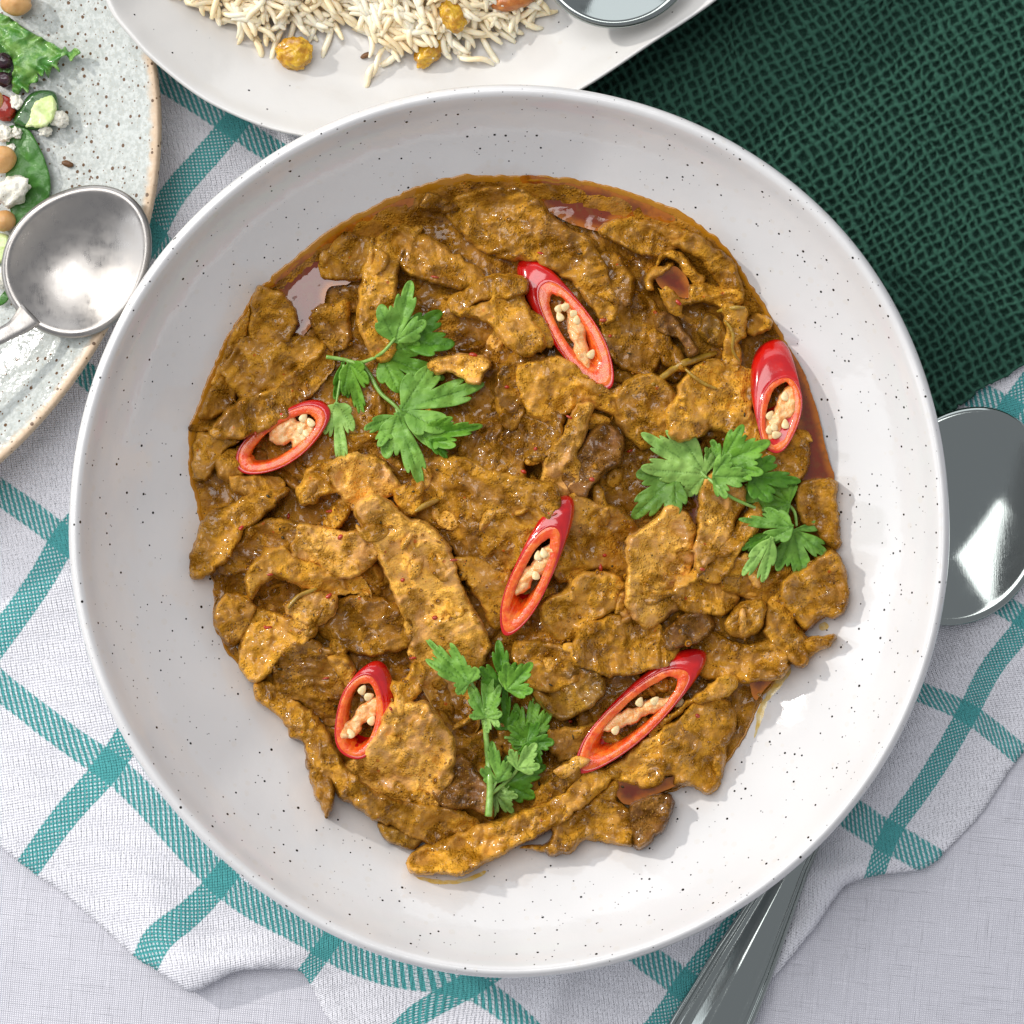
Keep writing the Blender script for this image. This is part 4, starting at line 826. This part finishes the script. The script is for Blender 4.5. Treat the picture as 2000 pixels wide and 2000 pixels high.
# ------------------------------------------------------------------ chili slices
def blob(name, c, r, m, parent=None, seed=0, amp=.12, fr=1.2, sub=3, rot=(0, 0, 0), mod=None):
    bm = bmesh.new(); bmesh.ops.create_icosphere(bm, subdivisions=sub, radius=1)
    R = Matrix.Rotation(rot[2], 3, 'Z')@Matrix.Rotation(rot[1], 3, 'Y')@Matrix.Rotation(rot[0], 3, 'X')
    V = []
    for v in bm.verts:
        p = v.co.copy(); n_ = mnoise.noise(p*fr+Vector((seed*3.1, seed*1.7, 0)))+.5*mnoise.noise(p*fr*2.3+Vector((0, seed, 9)))
        p = p*(1+amp*n_)
        if mod: p = mod(p)
        V.append(R@Vector((p.x*r[0], p.y*r[1], p.z*r[2])))
    F = np.array([[x.index for x in f.verts] for f in bm.faces]); bm.free()
    V = np.array([tuple(v) for v in V])+np.array(c)
    return obj(name, V, F, m, parent)

def chili(label, c, a, b, d, shift, h, pith, seeds, seed, hole=(.70, .54), tap=1., open_end=0.):
    c = np.array(c, float); d = np.array(d, float); d /= np.linalg.norm(d); p = np.array([-d[1], d[0]]); sh = np.array(shift, float)
    zs_ = [zat(*(c+d*a*t+p*b*u), 8, 70) for t in (-.7, -.35, 0, .35, .7) for u in (-.5, .5)]
    z0 = np.percentile(zs_, 85)-1.1; z1 = z0+h
    # slope of the slice follows the food below
    g_ = (np.mean(zs_[-4:])-np.mean(zs_[:4]))/(1.05*a); g_ = float(np.clip(g_, -.015, .015))
    def zp(q, z): return z+((q-c)@d)*g_
    root = empty('chili_slice', W(c[0], c[1], z0*MM), label, 'chili slice', 'red chili slices on the curry')
    t = np.linspace(0, 2*math.pi, 96, endpoint=False); wob = 1+.022*np.sin(3*t+seed)+.014*np.sin(5*t+2*seed)
    ct, st = np.cos(t), np.sin(t)
    ex = np.sign(ct)*np.abs(ct)**.94
    def ell(k1, k2, off): return c+off+(a*k1*ex*wob)[:, None]*d+(b*k2*st*wob*(1+.10*tap*ct))[:, None]*p
    O1 = ell(1, 1, 0*sh); O0 = ell(.93, .97, sh*1.0)
    rows = []
    for f_, dz in ((.925, .10), (.95, .24), (.985, .16)):
        q = c+(a*f_*ex*wob)[:, None]*d+(b*f_*st*wob*(1+.10*tap*ct))[:, None]*p; rows.append(W(q[:, 0], q[:, 1], zp(q, z1+dz)*MM))
    for s in np.linspace(0, 1, 12):
        al = s*math.pi/2; q = O1*(1-math.sin(al))+O0*math.sin(al) + (O1-c)*.035*math.sin(2*al)
        rows.append(W(q[:, 0], q[:, 1], zp(q, z1-h*(1-math.cos(al)))*MM))
    q = ell(.80, .78, sh*.95); rows.append(W(q[:, 0], q[:, 1], zp(q, z0-1.)*MM))
    obj('skin', np.concatenate(rows), grid_faces(16, 96, True)[:, ::-1], M_SKIN, root)
    nz = 1+.07*fbm(np.cos(t)*3+seed, np.sin(t)*3, seed, 3)
    def hol(k, off, zz):
        q = c+off+(a*hole[0]*k*ex*nz)[:, None]*d+(b*hole[1]*k*st*nz)[:, None]*p; return W(q[:, 0], q[:, 1], zp(q, zz)*MM)
    rr_ = []
    for f_, dz in ((.975, -.4), (.955, -.1), (.93, .16), (.88, .22), (.80, .12)):
        q = c+(a*f_*ex*wob)[:, None]*d+(b*f_*st*wob*(1+.10*tap*ct))[:, None]*p
        if f_ < .9:
            q2 = c+(a*hole[0]*1.05*ex*nz)[:, None]*d+(b*hole[1]*1.05*st*nz)[:, None]*p; k_ = (.9-f_)/.1*.6; q = q*(1-k_)+q2*k_
        rr_.append(W(q[:, 0], q[:, 1], zp(q, z1+dz)*MM))
    rr_ += [hol(1.0, 0*sh, z1-.05), hol(.95, sh*.1, z1-1.2), hol(.92, sh*.35, z1-h*.5), hol(.95, sh*.6, z0+.3), hol(1.06, sh*.7, z0-1.2)]
    obj('flesh', np.concatenate(rr_), grid_faces(10, 96, True)[:, ::-1], M_FLESH, root)
    # pith: an irregular bridge across the hollow
    u0, u1, w_, skew = pith
    pts = []
    hw = hole[1]*1.12; um = (u0+u1)/2; dl = (u1-u0)/2
    for u, v in [(u0, -hw), (um, -hw*.98), (um+dl*.25, -.26), (u1-dl*.3, -.18), (u1, hw*.45), (u1-dl*.2, hw), (um, hw*.95), (um-dl*.15, .28), (u0+dl*.4, .22), (u0-dl*.15, -hw*.4)]:
        pts.append(tuple(c+d*a*(u+skew*v)+p*b*v))
    slab('pith', pts, M_PITH, 1.9, 0, seed+900, edge=12, rough=.5, sp=3.2, jit=6, rib=1.0, parent=root, zfun=lambda x, y: z1-2.5+((x-c[0])*d[0]+(y-c[1])*d[1])*g_+0*x)
    for i, (u, v, an) in enumerate(seeds):
        q = c+d*a*u+p*b*v; L = W(q[0], q[1], (zp(q, z1)-.3+random.uniform(-.3, .5))*MM)
        blob('seed', L, (.0017, .0013, .00042), M_SEED, root, seed+i, .08, sub=2, rot=(.2, .2, an), mod=lambda p_: Vector((p_.x*(1+.15*p_.x), p_.y*(1-.25*p_.x), p_.z)))
    return root
chili('open red chili slice at the top centre of the curry', (1123, 650), 125, 43, (.53, .85), (-42, -52), 6.8, (-.30, .56, .74, .25), [(-.42, -.25, .5), (-.45, .05, .9), (-.26, -.42, .1), (-.33, .2, 2), (.42, -.1, 1), (-.15, -.38, 1.2)], 1)
chili('blunt red chili slice at the right edge of the curry', (1523, 808), 77, 41, (-.17, .98), (-18, -76), 7.5, (-.62, .76, .74, .1), [(.55, .0, .2), (.45, .35, 1.3), (.25, -.35, 1.6), (.35, .15, 1.4), (-.45, -.1, 1.5), (.1, .45, 1.)], 2, tap=-.5, hole=(.80, .64))
chili('red chili slice at the left under a coriander leaf', (551, 858), 104, 46, (.83, -.55), (10, -10), 6., (-.22, .72, .78, -.25), [(.62, .1, 2.1), (.45, .35, 2.), (.55, -.25, 1.), (.4, .12, .5)], 3, hole=(.74, .6), tap=-.4)
chili('slender red chili slice in the centre of the curry', (1035, 1132), 120, 37, (-.42, .91), (28, -62), 7.2, (-.66, .30, .62, .1), [(-.48, -.1, 1.8), (-.40, .12, 1.5), (-.10, -.2, 1.7)], 4, hole=(.72, .52), tap=-.6)
chili('smallest red chili slice at the lower left', (703, 1400), 86, 47, (-.17, .98), (22, -28), 6.6, (-.32, .46, .84, .25), [(-.6, .1, 1), (.05, -.50, 1.), (.42, .25, 2.), (-.48, -.2, .4)], 5, hole=(.78, .66), tap=.2)
c6 = chili('long red chili slice at the lower right', (1236, 1402), 149, 44, (.74, -.67), (34, -40), 6.6, (-.20, .40, .78, .35), [(.36, .1, .7), (-.28, -.1, .9), (.2, -.3, 1.2)], 6, hole=(.78, .62), tap=-.2)
blob('seed', W(1325, 1373, (zat(1325, 1373)+1.2)*MM), (.0021, .0013, .0007), M_SEED, c6, 9, .08, sub=2, rot=(0, 0, .6))

# ------------------------------------------------------------------ coriander sprigs
def leaf(root, base, tip, width, tone, lift=2.0, fold=.35, seed=0, lobes=3, zb=None, droop=0.):
    base = np.array(base, float); tip = np.array(tip, float); ax = tip-base; L = np.linalg.norm(ax); ax /= L; pp = np.array([-ax[1], ax[0]])
    rs = np.random.default_rng(seed+40)
    if lobes == 3: LB = [(-.98, .82, .55), (0, 1.0, .50), (.98, .82, .55)]
    elif lobes == 5: LB = [(-1.5, .62, .42), (-.74, .86, .42), (0, 1., .40), (.74, .88, .42), (1.5, .6, .42)]
    else: LB = [(-.62, .90, .62), (.55, .96, .6)]
    LB = [(q[0]+rs.uniform(-.08, .08), q[1]*rs.uniform(.9, 1.06), q[2]*rs.uniform(.9, 1.08)) for q in LB]
    phi = np.linspace(-2.35, 2.35, 190); r = np.full_like(phi, .10)
    for (p0, l, w_) in LB:
        k = np.clip(1-((phi-p0)/w_)**2, 0, 1)**.55
        nt = 7.5+rs.uniform(-1, 1); tooth = np.sqrt(np.abs(np.cos((phi-p0)*math.pi*2.5/w_*.5*rs.uniform(.92, 1.08))))
        r = np.maximum(r, l*(.28+.72*k)*(np.where(k > 0, 1, 0))*(1-.27*(1-tooth)))
    r = np.where(np.abs(phi) > 2.1, .05, r)
    width = width*.96; kw = width/(L*1.45)
    lx = r*np.cos(phi)*L; ly = r*np.sin(phi)*L*kw*1.1
    mn = lx.min(); lx = np.where(lx < 0, lx*.45, lx)
    O = np.stack([lx, ly], -1); keep = [0]
    for i in range(1, len(O)):
        if np.linalg.norm(O[i]-O[keep[-1]]) > 1.3: keep.append(i)
    O = O[keep]
    V, F, D, bd = sheet(O, 3.0, seed)
    if len(F) == 0: return
    ph = np.arctan2(V[:, 1]/(kw*1.1), V[:, 0]); rr = np.hypot(V[:, 0], V[:, 1]/(kw*1.1))/L
    vein = np.zeros(len(V))
    for (p0, l, w_) in LB:
        dist = rr*L*np.abs(np.sin(np.clip(ph-p0, -1.5, 1.5))); vein = np.maximum(vein, np.clip(1-dist/2.2, 0, 1)*(rr < l*.92))
        for s in (.35, .55, .75):
            for sg in (-1, 1):
                vx = rr*np.cos(ph-p0)-s*l; vy = rr*np.sin(ph-p0)*sg
                dd_ = np.abs(vx-vy*1.1)*L/1.5; vein = np.maximum(vein, .55*np.clip(1-dd_/1.5, 0, 1)*((vy > 0) & (vy < .28*l)))
    u = V[:, 0]/L; v = V[:, 1]/(width*.5)
    c0, s0_ = math.cos(seed*1.3), math.sin(seed*2.1)
    zl = lift + fold*6*(np.abs(v)**1.3)*.6 + 2.9*np.sin(u*2.9+seed)*(.3+.7*np.abs(v)) + 1.3*fbm(V[:, 0]/26, V[:, 1]/26, seed+3, 2) - droop*u*u
    zl += 1.3*(c0*v+s0_*u)
    for (p0, l, w_) in LB: zl -= .7*np.exp(-((ph-p0)/.10)**2)*rr
    q = base+V[:, :1]*ax+V[:, 1:]*pp
    zg_ = zb if zb is not None else max(zat(*(base+ax*L*.55), 18, 88), zat(*(base+ax*L*.25), 8, 85))-.5
    o = obj('leaf', W(q[:, 0], q[:, 1], (zg_+zl)*MM), F[:, ::-1], M_LEAF, root, attrs={'vein': vein}, color=tone); solidify(o, .00022); return o
G1, G2, G3, G4 = (1.5, 1.32, 1.3), (.85, .90, .65), (1.75, 1.40, 2.1), (2.6, 1.75, 3.8)   # mid, deep, pale, palest underside
def sprig(label, loc, stems, leaves, sd):
    root = empty('coriander_sprig', W(loc[0], loc[1], (zat(*loc))*MM), label, 'coriander sprig', 'coriander sprigs on the curry')
    for pts, r0, r1 in stems:
        Q = smooth_closed(pts, 6, closed=False); z = np.array([zat(a, b, 8, 80) for a, b in Q]); z = np.convolve(np.pad(z, 6, mode='edge'), np.ones(13)/13, 'valid')+2.4
        tube('stem', W(Q[:, 0], Q[:, 1], z*MM), np.linspace(r0, r1, len(Q))*S0/2, M_STEM, root, 10)
    for i, lf in enumerate(leaves): leaf(root, *lf[:4], seed=sd+i*7, **(lf[4] if len(lf) > 4 else {}))
sprig('coriander sprig at the upper left touching the left chili', (760, 740),
 [([(637, 697), (670, 702), (705, 708), (745, 690), (772, 660)], 8, 6), ([(705, 708), (722, 731), (743, 767), (774, 795), (805, 835), (830, 853)], 9, 6), ([(672, 712), (664, 745), (656, 792)], 6, 4), ([(774, 797), (779, 820)], 6, 5)],
 [((772, 668), (806, 548), 105, G3, dict(lobes=3, lift=3.2, fold=.2)), ((778, 668), (896, 632), 100, G2, dict(lobes=2, lift=3.6, fold=.5)),
  ((745, 695), (862, 742), 105, G1, dict(lobes=3, lift=2.6)), ((785, 800), (948, 752), 135, G3, dict(lobes=3, lift=3.4, fold=.15)),
  ((682, 708), (712, 822), 62, G1, dict(lobes=3, lift=3.0, fold=.9)), ((670, 708), (664, 800), 44, G2, dict(lobes=2, lift=2.2, fold=.8)),
  ((657, 788), (668, 915), 66, G4, dict(lobes=3, lift=4.0, fold=.4)), ((778, 806), (832, 960), 128, G3, dict(lobes=3, lift=4., fold=.2, droop=1)),
  ((776, 812), (708, 872), 66, G3, dict(lobes=2, lift=3.6, fold=.2)), ((828, 852), (950, 832), 64, G1, dict(lobes=3, lift=4.2, fold=.7)),
  ((838, 858), (896, 892), 42, G2, dict(lobes=2, lift=2.2))], 100)
sprig('coriander sprig at the right below the right chili', (1440, 960),
 [([(1300, 948), (1322, 930), (1345, 924), (1379, 932), (1407, 955), (1430, 972), (1470, 990), (1511, 1004), (1550, 1028)], 7, 6), ([(1360, 905), (1372, 925), (1382, 934)], 7, 6), ([(1538, 984), (1552, 1000), (1556, 1028)], 7, 5), ([(1395, 925), (1412, 905), (1420, 895)], 5, 4)],
 [((1378, 926), (1236, 842), 128, G4, dict(lobes=5, lift=5, fold=.1)), ((1392, 930), (1462, 936), 92, G3, dict(lobes=3, lift=4.2)),
  ((1408, 906), (1502, 858), 122, G1, dict(lobes=5, lift=4.6, fold=.2)), ((1318, 930), (1232, 1010), 120, (1.15, .95, 1.3), dict(lobes=3, lift=4.2, fold=.2, droop=1)),
  ((1462, 930), (1566, 940), 88, G2, dict(lobes=3, lift=3.2)), ((1542, 985), (1436, 952), 112, G1, dict(lobes=5, lift=4.8, fold=.25)),
  ((1548, 1030), (1440, 1016), 66, (1.35, 1.15, 1.5), dict(lobes=3, lift=4.8, fold=.3)), ((1508, 1050), (1452, 1160), 60, G4, dict(lobes=2, lift=5.2, fold=.4, droop=1)),
  ((1505, 1040), (1452, 1092), 50, G2, dict(lobes=2, lift=3.4)), ((1550, 1035), (1578, 1130), 128, (1.35, 1.2, 1.5), dict(lobes=5, lift=5.0, fold=.1)),
  ((1395, 905), (1390, 862), 34, G3, dict(lobes=2, lift=3.2))], 300)
sprig('coriander sprig standing upright at the bottom centre', (955, 1500),
 [([(954, 1594), (957, 1535), (952, 1470), (947, 1418), (939, 1379), (928, 1348), (912, 1318)], 14, 7), ([(957, 1552), (985, 1530), (1009, 1504), (1018, 1478)], 9, 6), ([(950, 1400), (966, 1370), (985, 1335)], 7, 5), ([(985, 1440), (1010, 1440), (1035, 1415)], 6, 4), ([(960, 1545), (972, 1520), (972, 1500)], 6, 4)],
 [((985, 1532), (1062, 1492), 100, G2, dict(lobes=3, lift=2.2)), ((990, 1425), (986, 1345), 52, G2, dict(lobes=3, lift=2.6)), ((1030, 1450), (1082, 1446), 86, G2, dict(lobes=3, lift=2.8)),
  ((985, 1345), (972, 1252), 88, G2, dict(lobes=3, lift=3.4)), ((990, 1348), (1042, 1292), 76, G1, dict(lobes=3, lift=3.8)),
  ((916, 1335), (822, 1236), 72, G3, dict(lobes=5, lift=3.2, fold=.5)), ((948, 1402), (950, 1304), 76, G3, dict(lobes=5, lift=4.8, fold=.2)), ((985, 1342), (1000, 1300), 40, G4, dict(lobes=2, lift=5.2)),
  ((1026, 1455), (1050, 1342), 84, G1, dict(lobes=5, lift=5.0, fold=.3)), ((948, 1385), (968, 1442), 40, G4, dict(lobes=2, lift=4.6)), ((1042, 1455), (988, 1412), 62, G1, dict(lobes=3, lift=4.6)),
  ((974, 1528), (958, 1450), 64, G3, dict(lobes=3, lift=4.6, fold=.2)), ((1010, 1502), (1046, 1450), 70, G4, dict(lobes=3, lift=5.2, fold=.1)), ((968, 1552), (1002, 1590), 78, G4, dict(lobes=5, lift=4.0, fold=.1)),
  ((1012, 1470), (1075, 1475), 50, G2, dict(lobes=2, lift=2.4))], 500)

# ------------------------------------------------------------------ rice on the platter
RO_ = np.array([(300, -240), (345, -60), (362, 0), (440, 30), (500, 66), (560, 52), (640, 50), (700, 52), (740, 92), (850, 92), (930, 84), (1000, 50), (1055, 15), (1050, -80), (1000, -200), (820, -320), (480, -330)], float)
RP = smooth_closed(RO_, 8)
def mound(x, y):
    P = np.stack([np.atleast_1d(x), np.atleast_1d(y)], -1); d = edge_dist(P, RP)*np.where(inside(P, RP), 1, -1)
    return platter_z(P[:, 0], P[:, 1]) + 15*np.clip(d/190, 0, 1)**.7 + 1.5*fbm(P[:, 0]/60, P[:, 1]/60, 66, 2)*(d > 0)
def grain_mesh(seed, L, r, bend):
    s = np.linspace(0, 1, 9); nseg = 8; V = []
    for k, q in enumerate(s):
        x_ = (q-.5)*L; z_ = bend*math.sin(q*math.pi); y_ = bend*.6*math.sin(q*5+seed)
        rr = r*(.72+.28*math.sin(q*math.pi))*(.62 if k in (0, 8) else 1.)
        for a in range(nseg):
            t = 2*math.pi*a/nseg; V.append((x_, y_+rr*math.cos(t), z_+rr*.82*math.sin(t)))
    F = grid_faces(9, nseg, True); V = np.array(V)
    V = np.concatenate([V, [[-L/2-r*.2, 0, 0]], [[L/2+r*.2, 0, 0]]]); c0 = len(V)-2
    caps = [[c0, k, (k+1) % nseg] for k in range(nseg)]+[[c0+1, 8*nseg+(k+1) % nseg, 8*nseg+k] for k in range(nseg)]
    return V, F[:, ::-1], np.array(caps)
GM = [grain_mesh(i, L, r, b) for i, (L, r, b) in enumerate([(.0120, .00108, .0006), (.0108, .0011, .0013), (.0134, .00105, .0004), (.0092, .00115, .0009), (.0124, .0010, .0018), (.0072, .00115, .0004)])]
GMe = []
for V, F, c in GM:
    me = mesh('rice_grain', V, [F, c]); me.materials.append(M_RICE); GMe.append(me)
rice = empty('rice_mound', W(680, -100, .014), 'mound of cooked white rice with raisins at the top', 'rice')
bed_n = 26; bx, by = np.meshgrid(np.linspace(280, 1080, 110), np.linspace(-340, 120, 80)); Pb = np.stack([bx.ravel(), by.ravel()], -1)
zb = mound(Pb[:, 0], Pb[:, 1])-.2
bedF = grid_faces(80, 110); okv = inside(Pb, RP) & (edge_dist(Pb, RP) > 22); bedF = bedF[okv[bedF].all(1)]
bd_ = obj('rice_bed', W(Pb[:, 0], Pb[:, 1], zb*MM), bedF[:, ::-1], M_RICE, rice); bd_['kind'] = 'stuff'
pool_ = []
while len(pool_) < 1500:
    x0 = random.uniform(290, 1080); y0 = random.uniform(-330, 130)
    P1 = np.array([[x0, y0]]); 
    if not inside(P1, RP)[0]: continue
    pool_.append((x0, y0, random.uniform(-.8, 3.0)))
extra = [(505, 92, 1.2), (490, 55, .9), (540, 85, 1.9), (735, 125, 2.2), (722, 148, 2.0), (905, 108, .5), (930, 118, .35), (955, 95, 1.0), (1030, 45, .3), (1050, 30, 2.9), (760, 118, 2.6), (985, 66, .8), (520, 60, 1.4), (640, 78, 1.8), (470, 40, .4)]
vis = [g_ for g_ in pool_ if g_[1] > -32]; vis = sorted(vis, key=lambda q: -q[2])
singles = vis[:300-len(extra)]; sset = set(singles); rest = [q for q in pool_ if q not in sset]
def grain_tf(x0, y0, lift):
    z = float(mound(x0, y0)[0])+max(0, lift)*.9
    loc = Vector([float(v) for v in W(x0, y0, (z+.9)*MM)])
    an = random.gauss(-.75, .75) if random.random() < .75 else random.uniform(0, math.pi)
    return Matrix.Translation(loc)@Matrix.Rotation(an, 4, 'Z')@Matrix.Rotation(random.gauss(0, .22), 4, 'Y')
for x0, y0, lf in singles:
    o = bpy.data.objects.new('rice_grain', random.choice(GMe)); COL.objects.link(o); o.parent = rice
    o.matrix_local = Matrix.Translation(-rice.location)@grain_tf(x0, y0, lf)
for x0, y0, an in extra:
    o = bpy.data.objects.new('rice_grain', random.choice(GMe)); COL.objects.link(o); o.parent = rice
    loc = Vector([float(v) for v in W(x0, y0, (platter_z(x0, y0)+1.2)*MM)])
    o.matrix_local = Matrix.Translation(-rice.location)@Matrix.Translation(loc)@Matrix.Rotation(-an, 4, 'Z')
Vs, Fs, Cs = [], [], []; nb = 0
for x0, y0, lf in rest:
    V, F, c = random.choice(GM); M_ = np.array(grain_tf(x0, y0, lf)); Vs.append(V@M_[:3, :3].T+M_[:3, 3]); Fs.append(F+nb); Cs.append(c+nb); nb += len(V)
o = obj('rice_grains', np.concatenate(Vs), [np.concatenate(Fs), np.concatenate(Cs)], M_RICE, rice); o['kind'] = 'stuff'

def wrinkle(fr_, amp):
    def f(p): return p*(1-amp*abs(mnoise.noise(Vector((p.x*fr_, p.y*fr_, p.z*fr_)))*2))
    return f
for (x0, y0, rx, ry, an, sd, lab) in [(576, 104, 37, 32, .1, 1, 'plump golden raisin lying alone on the platter'), (838, 98, 38, 24, .9, 2, 'wrinkled golden raisin at the lower edge of the rice'), (884, 32, 36, 22, -1.0, 3, 'golden raisin half buried among the rice grains'), (690, -40, 30, 22, .4, 5, 'golden raisin near the top of the rice mound')]:
    z = float(platter_z(x0, y0)) if y0 > 60 else float(mound(x0, y0)[0])+1.5
    tag(blob('raisin', W(x0, y0, (z+3.2)*MM), (rx*S0, ry*S0, .0036), M_RAISIN, None, sd, .16, 1.8, 5, (0, 0, an), wrinkle(1.6, .10)), lab, 'raisin', 'golden raisins in the rice')
tag(blob('fried_nut', W(1003, 2, (float(platter_z(1003, 2))+9)*MM), (42*S0, 18*S0, .004), M_NUT, None, 4, .12, 1.5, 4, (0, 0, .2)), 'orange brown fried nut between rice and spoon', 'nut')
for (x0, y0, an, lab) in [(715, 108, .4, 'brown cumin seed lying on the platter by the rice'), (776, 84, 1.3, 'dark cumin seed stuck to the edge of the rice')]:
    z = float(platter_z(x0, y0)) + (0 if y0 > 100 else 4)
    tag(blob('cumin_seed', W(x0, y0, (z+.8)*MM), (12*S0, 5*S0, .0008), M_SPICE, None, int(x0), .15, 1.5, 3, (0, 0, an)), lab, 'cumin seed', 'cumin seeds in the rice')

# ------------------------------------------------------------------ salad on the stoneware plate
def C1(pts): return [(a*700/1932, b*700/1932) for a, b in pts]
def crease(p):
    return Vector((p.x*(1-.12*math.exp(-((p.y)/.18)**2)*(p.x > 0)), p.y, p.z))
for (a, b, r, lab) in [(88, 10, 78, 'tan chickpea cut by the top of the photo'), (10, 860, 72, 'tan chickpea above the largest feta crumb'), (22, 1190, 58, 'small chickpea above the steel spoon'), (-60, 540, 74, 'chickpea at the left edge beside the cucumber')]:
    x0, y0 = a*.3623, b*.3623
    tag(blob('chickpea', W(x0, y0, (plate_z(x0, y0)+r*.3623*.17+.5)*MM), (r*.3623*S0*1.08, r*.3623*S0*.98, r*.3623*S0*.95), M_CHICK, None, int(a+b), .05, 1.2, 4, (0, 0, a), crease), lab, 'chickpea', 'chickpeas in the salad')
for k_, (a, b, r, lab) in enumerate([(90, 550, 42, 'feta crumb left of the cucumber'), (15, 720, 50, 'feta crumb below the cucumber at the left edge'), (90, 715, 32, 'small feta crumb touching the spinach'), (320, 640, 48, 'feta crumb at the right end of the cucumber'), (245, 705, 34, 'feta crumb tucked under the cucumber slice'), (60, 1030, 95, 'largest feta crumb between two chickpeas'), (10, 1500, 62, 'feta crumb left of the steel spoon'), (60, 800, 26, 'tiny feta crumb on the chickpea'), (5, 200, 26, 'feta crumb on the lettuce at the left edge'), (190, 833, 11, 'speck of feta on the spinach leaf')]):
    x0, y0 = a*.3623, b*.3623
    tag(blob('feta_crumb', W(x0, y0, (plate_z(x0, y0)+r*.3623*.10+2.2*(r > 20))*MM), (r*.3623*S0, r*.3623*S0*.85, r*.3623*S0*.7), M_FETA, None, int(a*3+b), .42, 1.9, 4, (.4, .3, a)), lab, 'feta crumb', 'feta crumbs in the salad')
# cucumber wedge
cu_pts = C1([(70, 640), (110, 570), (170, 500), (240, 485), (300, 500), (320, 570), (310, 630), (265, 690), (200, 705), (130, 690), (75, 670)])
cz_ = lambda x, y: plate_z(x, y)+1.5
cr = empty('cucumber_slice', W(75, 215, .012), 'green skinned cucumber wedge beside the feta', 'cucumber slice')
slab('skin', cu_pts, M_CUKE_SKIN, 4.0, 0, 801, edge=7, rough=.2, sp=5, jit=0, parent=cr, zfun=cz_)
slab('flesh', C1([(185, 545), (240, 515), (290, 510), (312, 570), (302, 628), (262, 682), (195, 695), (130, 682), (150, 640), (160, 590)]), M_CUKE, 4.0, 1.2, 802, edge=6, rough=.35, sp=4, jit=0, parent=cr, zfun=cz_)
# spinach and lettuce
def sheetleaf(name, pts, m, label, cat, lift, amp, seed, sp=4, ruff=0, jit=0, veins=True):
    P = smooth_closed(pts, 4, jit, seed); V, F, D, bd = sheet(P, sp, seed); x, y = V[:, 0], V[:, 1]
    z = plate_z(x, y)+lift+amp*fbm(x/40, y/40, seed, 2)+ruff*np.exp(-D/9)*np.sin(x/5.5+2*np.sin(y/6))
    o = obj(name, W(x, y, z*MM), F[:, ::-1], m); solidify(o, .0004); return tag(o, label, cat)
sheetleaf('spinach_leaf', C1([(40, 690), (140, 690), (210, 790), (255, 900), (272, 1010), (240, 1110), (180, 1180), (100, 1240), (60, 1150), (30, 1000), (40, 850)]), M_SPIN, 'smooth dark green spinach leaf above the spoon', 'spinach leaf', 3, 1.8, 811)
lpts = [(-60, 60), (0, 70), (60, 100), (130, 150), (200, 190), (270, 230), (300, 245), (330, 270), (350, 250), (375, 280), (400, 262), (432, 285), (400, 300), (380, 330), (360, 300), (330, 310), (310, 350), (318, 390), (285, 360), (262, 420), (240, 370), (225, 410), (200, 395), (205, 440), (165, 450), (150, 500), (125, 470), (100, 510), (70, 490), (62, 430), (75, 370), (60, 310), (20, 250), (-30, 200)]
sheetleaf('lettuce_leaf', C1(lpts), M_LETT, 'frilly green lettuce leaf at the top left', 'lettuce leaf', 5, 2.5, 812, 3, 1.6, 0)
sheetleaf('lettuce_leaf', C1([(-60, 130), (20, 150), (60, 230), (70, 330), (40, 400), (-40, 420)]), M_LETT, 'small lettuce scrap beneath the frilly leaf', 'lettuce leaf', 2, 1.5, 813, 3, .6, 0)
for (a, b, r, lab) in [(20, 330, 55, 'dark purple olive under the lettuce'), (25, 430, 50, 'dark purple olive above the feta crumb')]:
    x0, y0 = a*.3623, b*.3623
    tag(blob('olive', W(x0, y0, (plate_z(x0, y0)+3)*MM), (r*.3623*S0, r*.3623*S0*.85, .0036), M_OLIVE, None, a, .1, 1.3, 4), lab, 'olive', 'dark olives in the salad')
tag(blob('tomato_piece', W(10, 212, (float(plate_z(10, 212))+3)*MM), (.0036, .0042, .003), M_TOM, None, 3, .15, 1.5, 4), 'small red tomato piece left of the cucumber', 'tomato')
slab_c = slab('courgette_slice', C1([(-40, 1270), (40, 1265), (62, 1330), (55, 1390), (10, 1420), (-50, 1410)]), M_CUKE, 3.5, 0, 821, edge=8, rough=.3, sp=4, jit=0, zfun=lambda x, y: plate_z(x, y)+1.)
tag(slab_c, 'pale green slice left of the steel spoon', 'cucumber slice')
sheetleaf('herb_leaf', C1([(0, 1600), (60, 1540), (40, 1620), (-10, 1650)]), M_SPIN, 'tiny dark herb tip below the lowest feta crumb', 'herb leaf', 2, 1, 822)
tag(blob('spice_husk', W(132, 320, (float(plate_z(132, 320))+.8)*MM), (12*S0, 6*S0, .0008), M_SPICE, None, 3, .15, 1.5, 3, (0, 0, -.3)), 'single brown spice husk on the bare plate', 'spice husk')
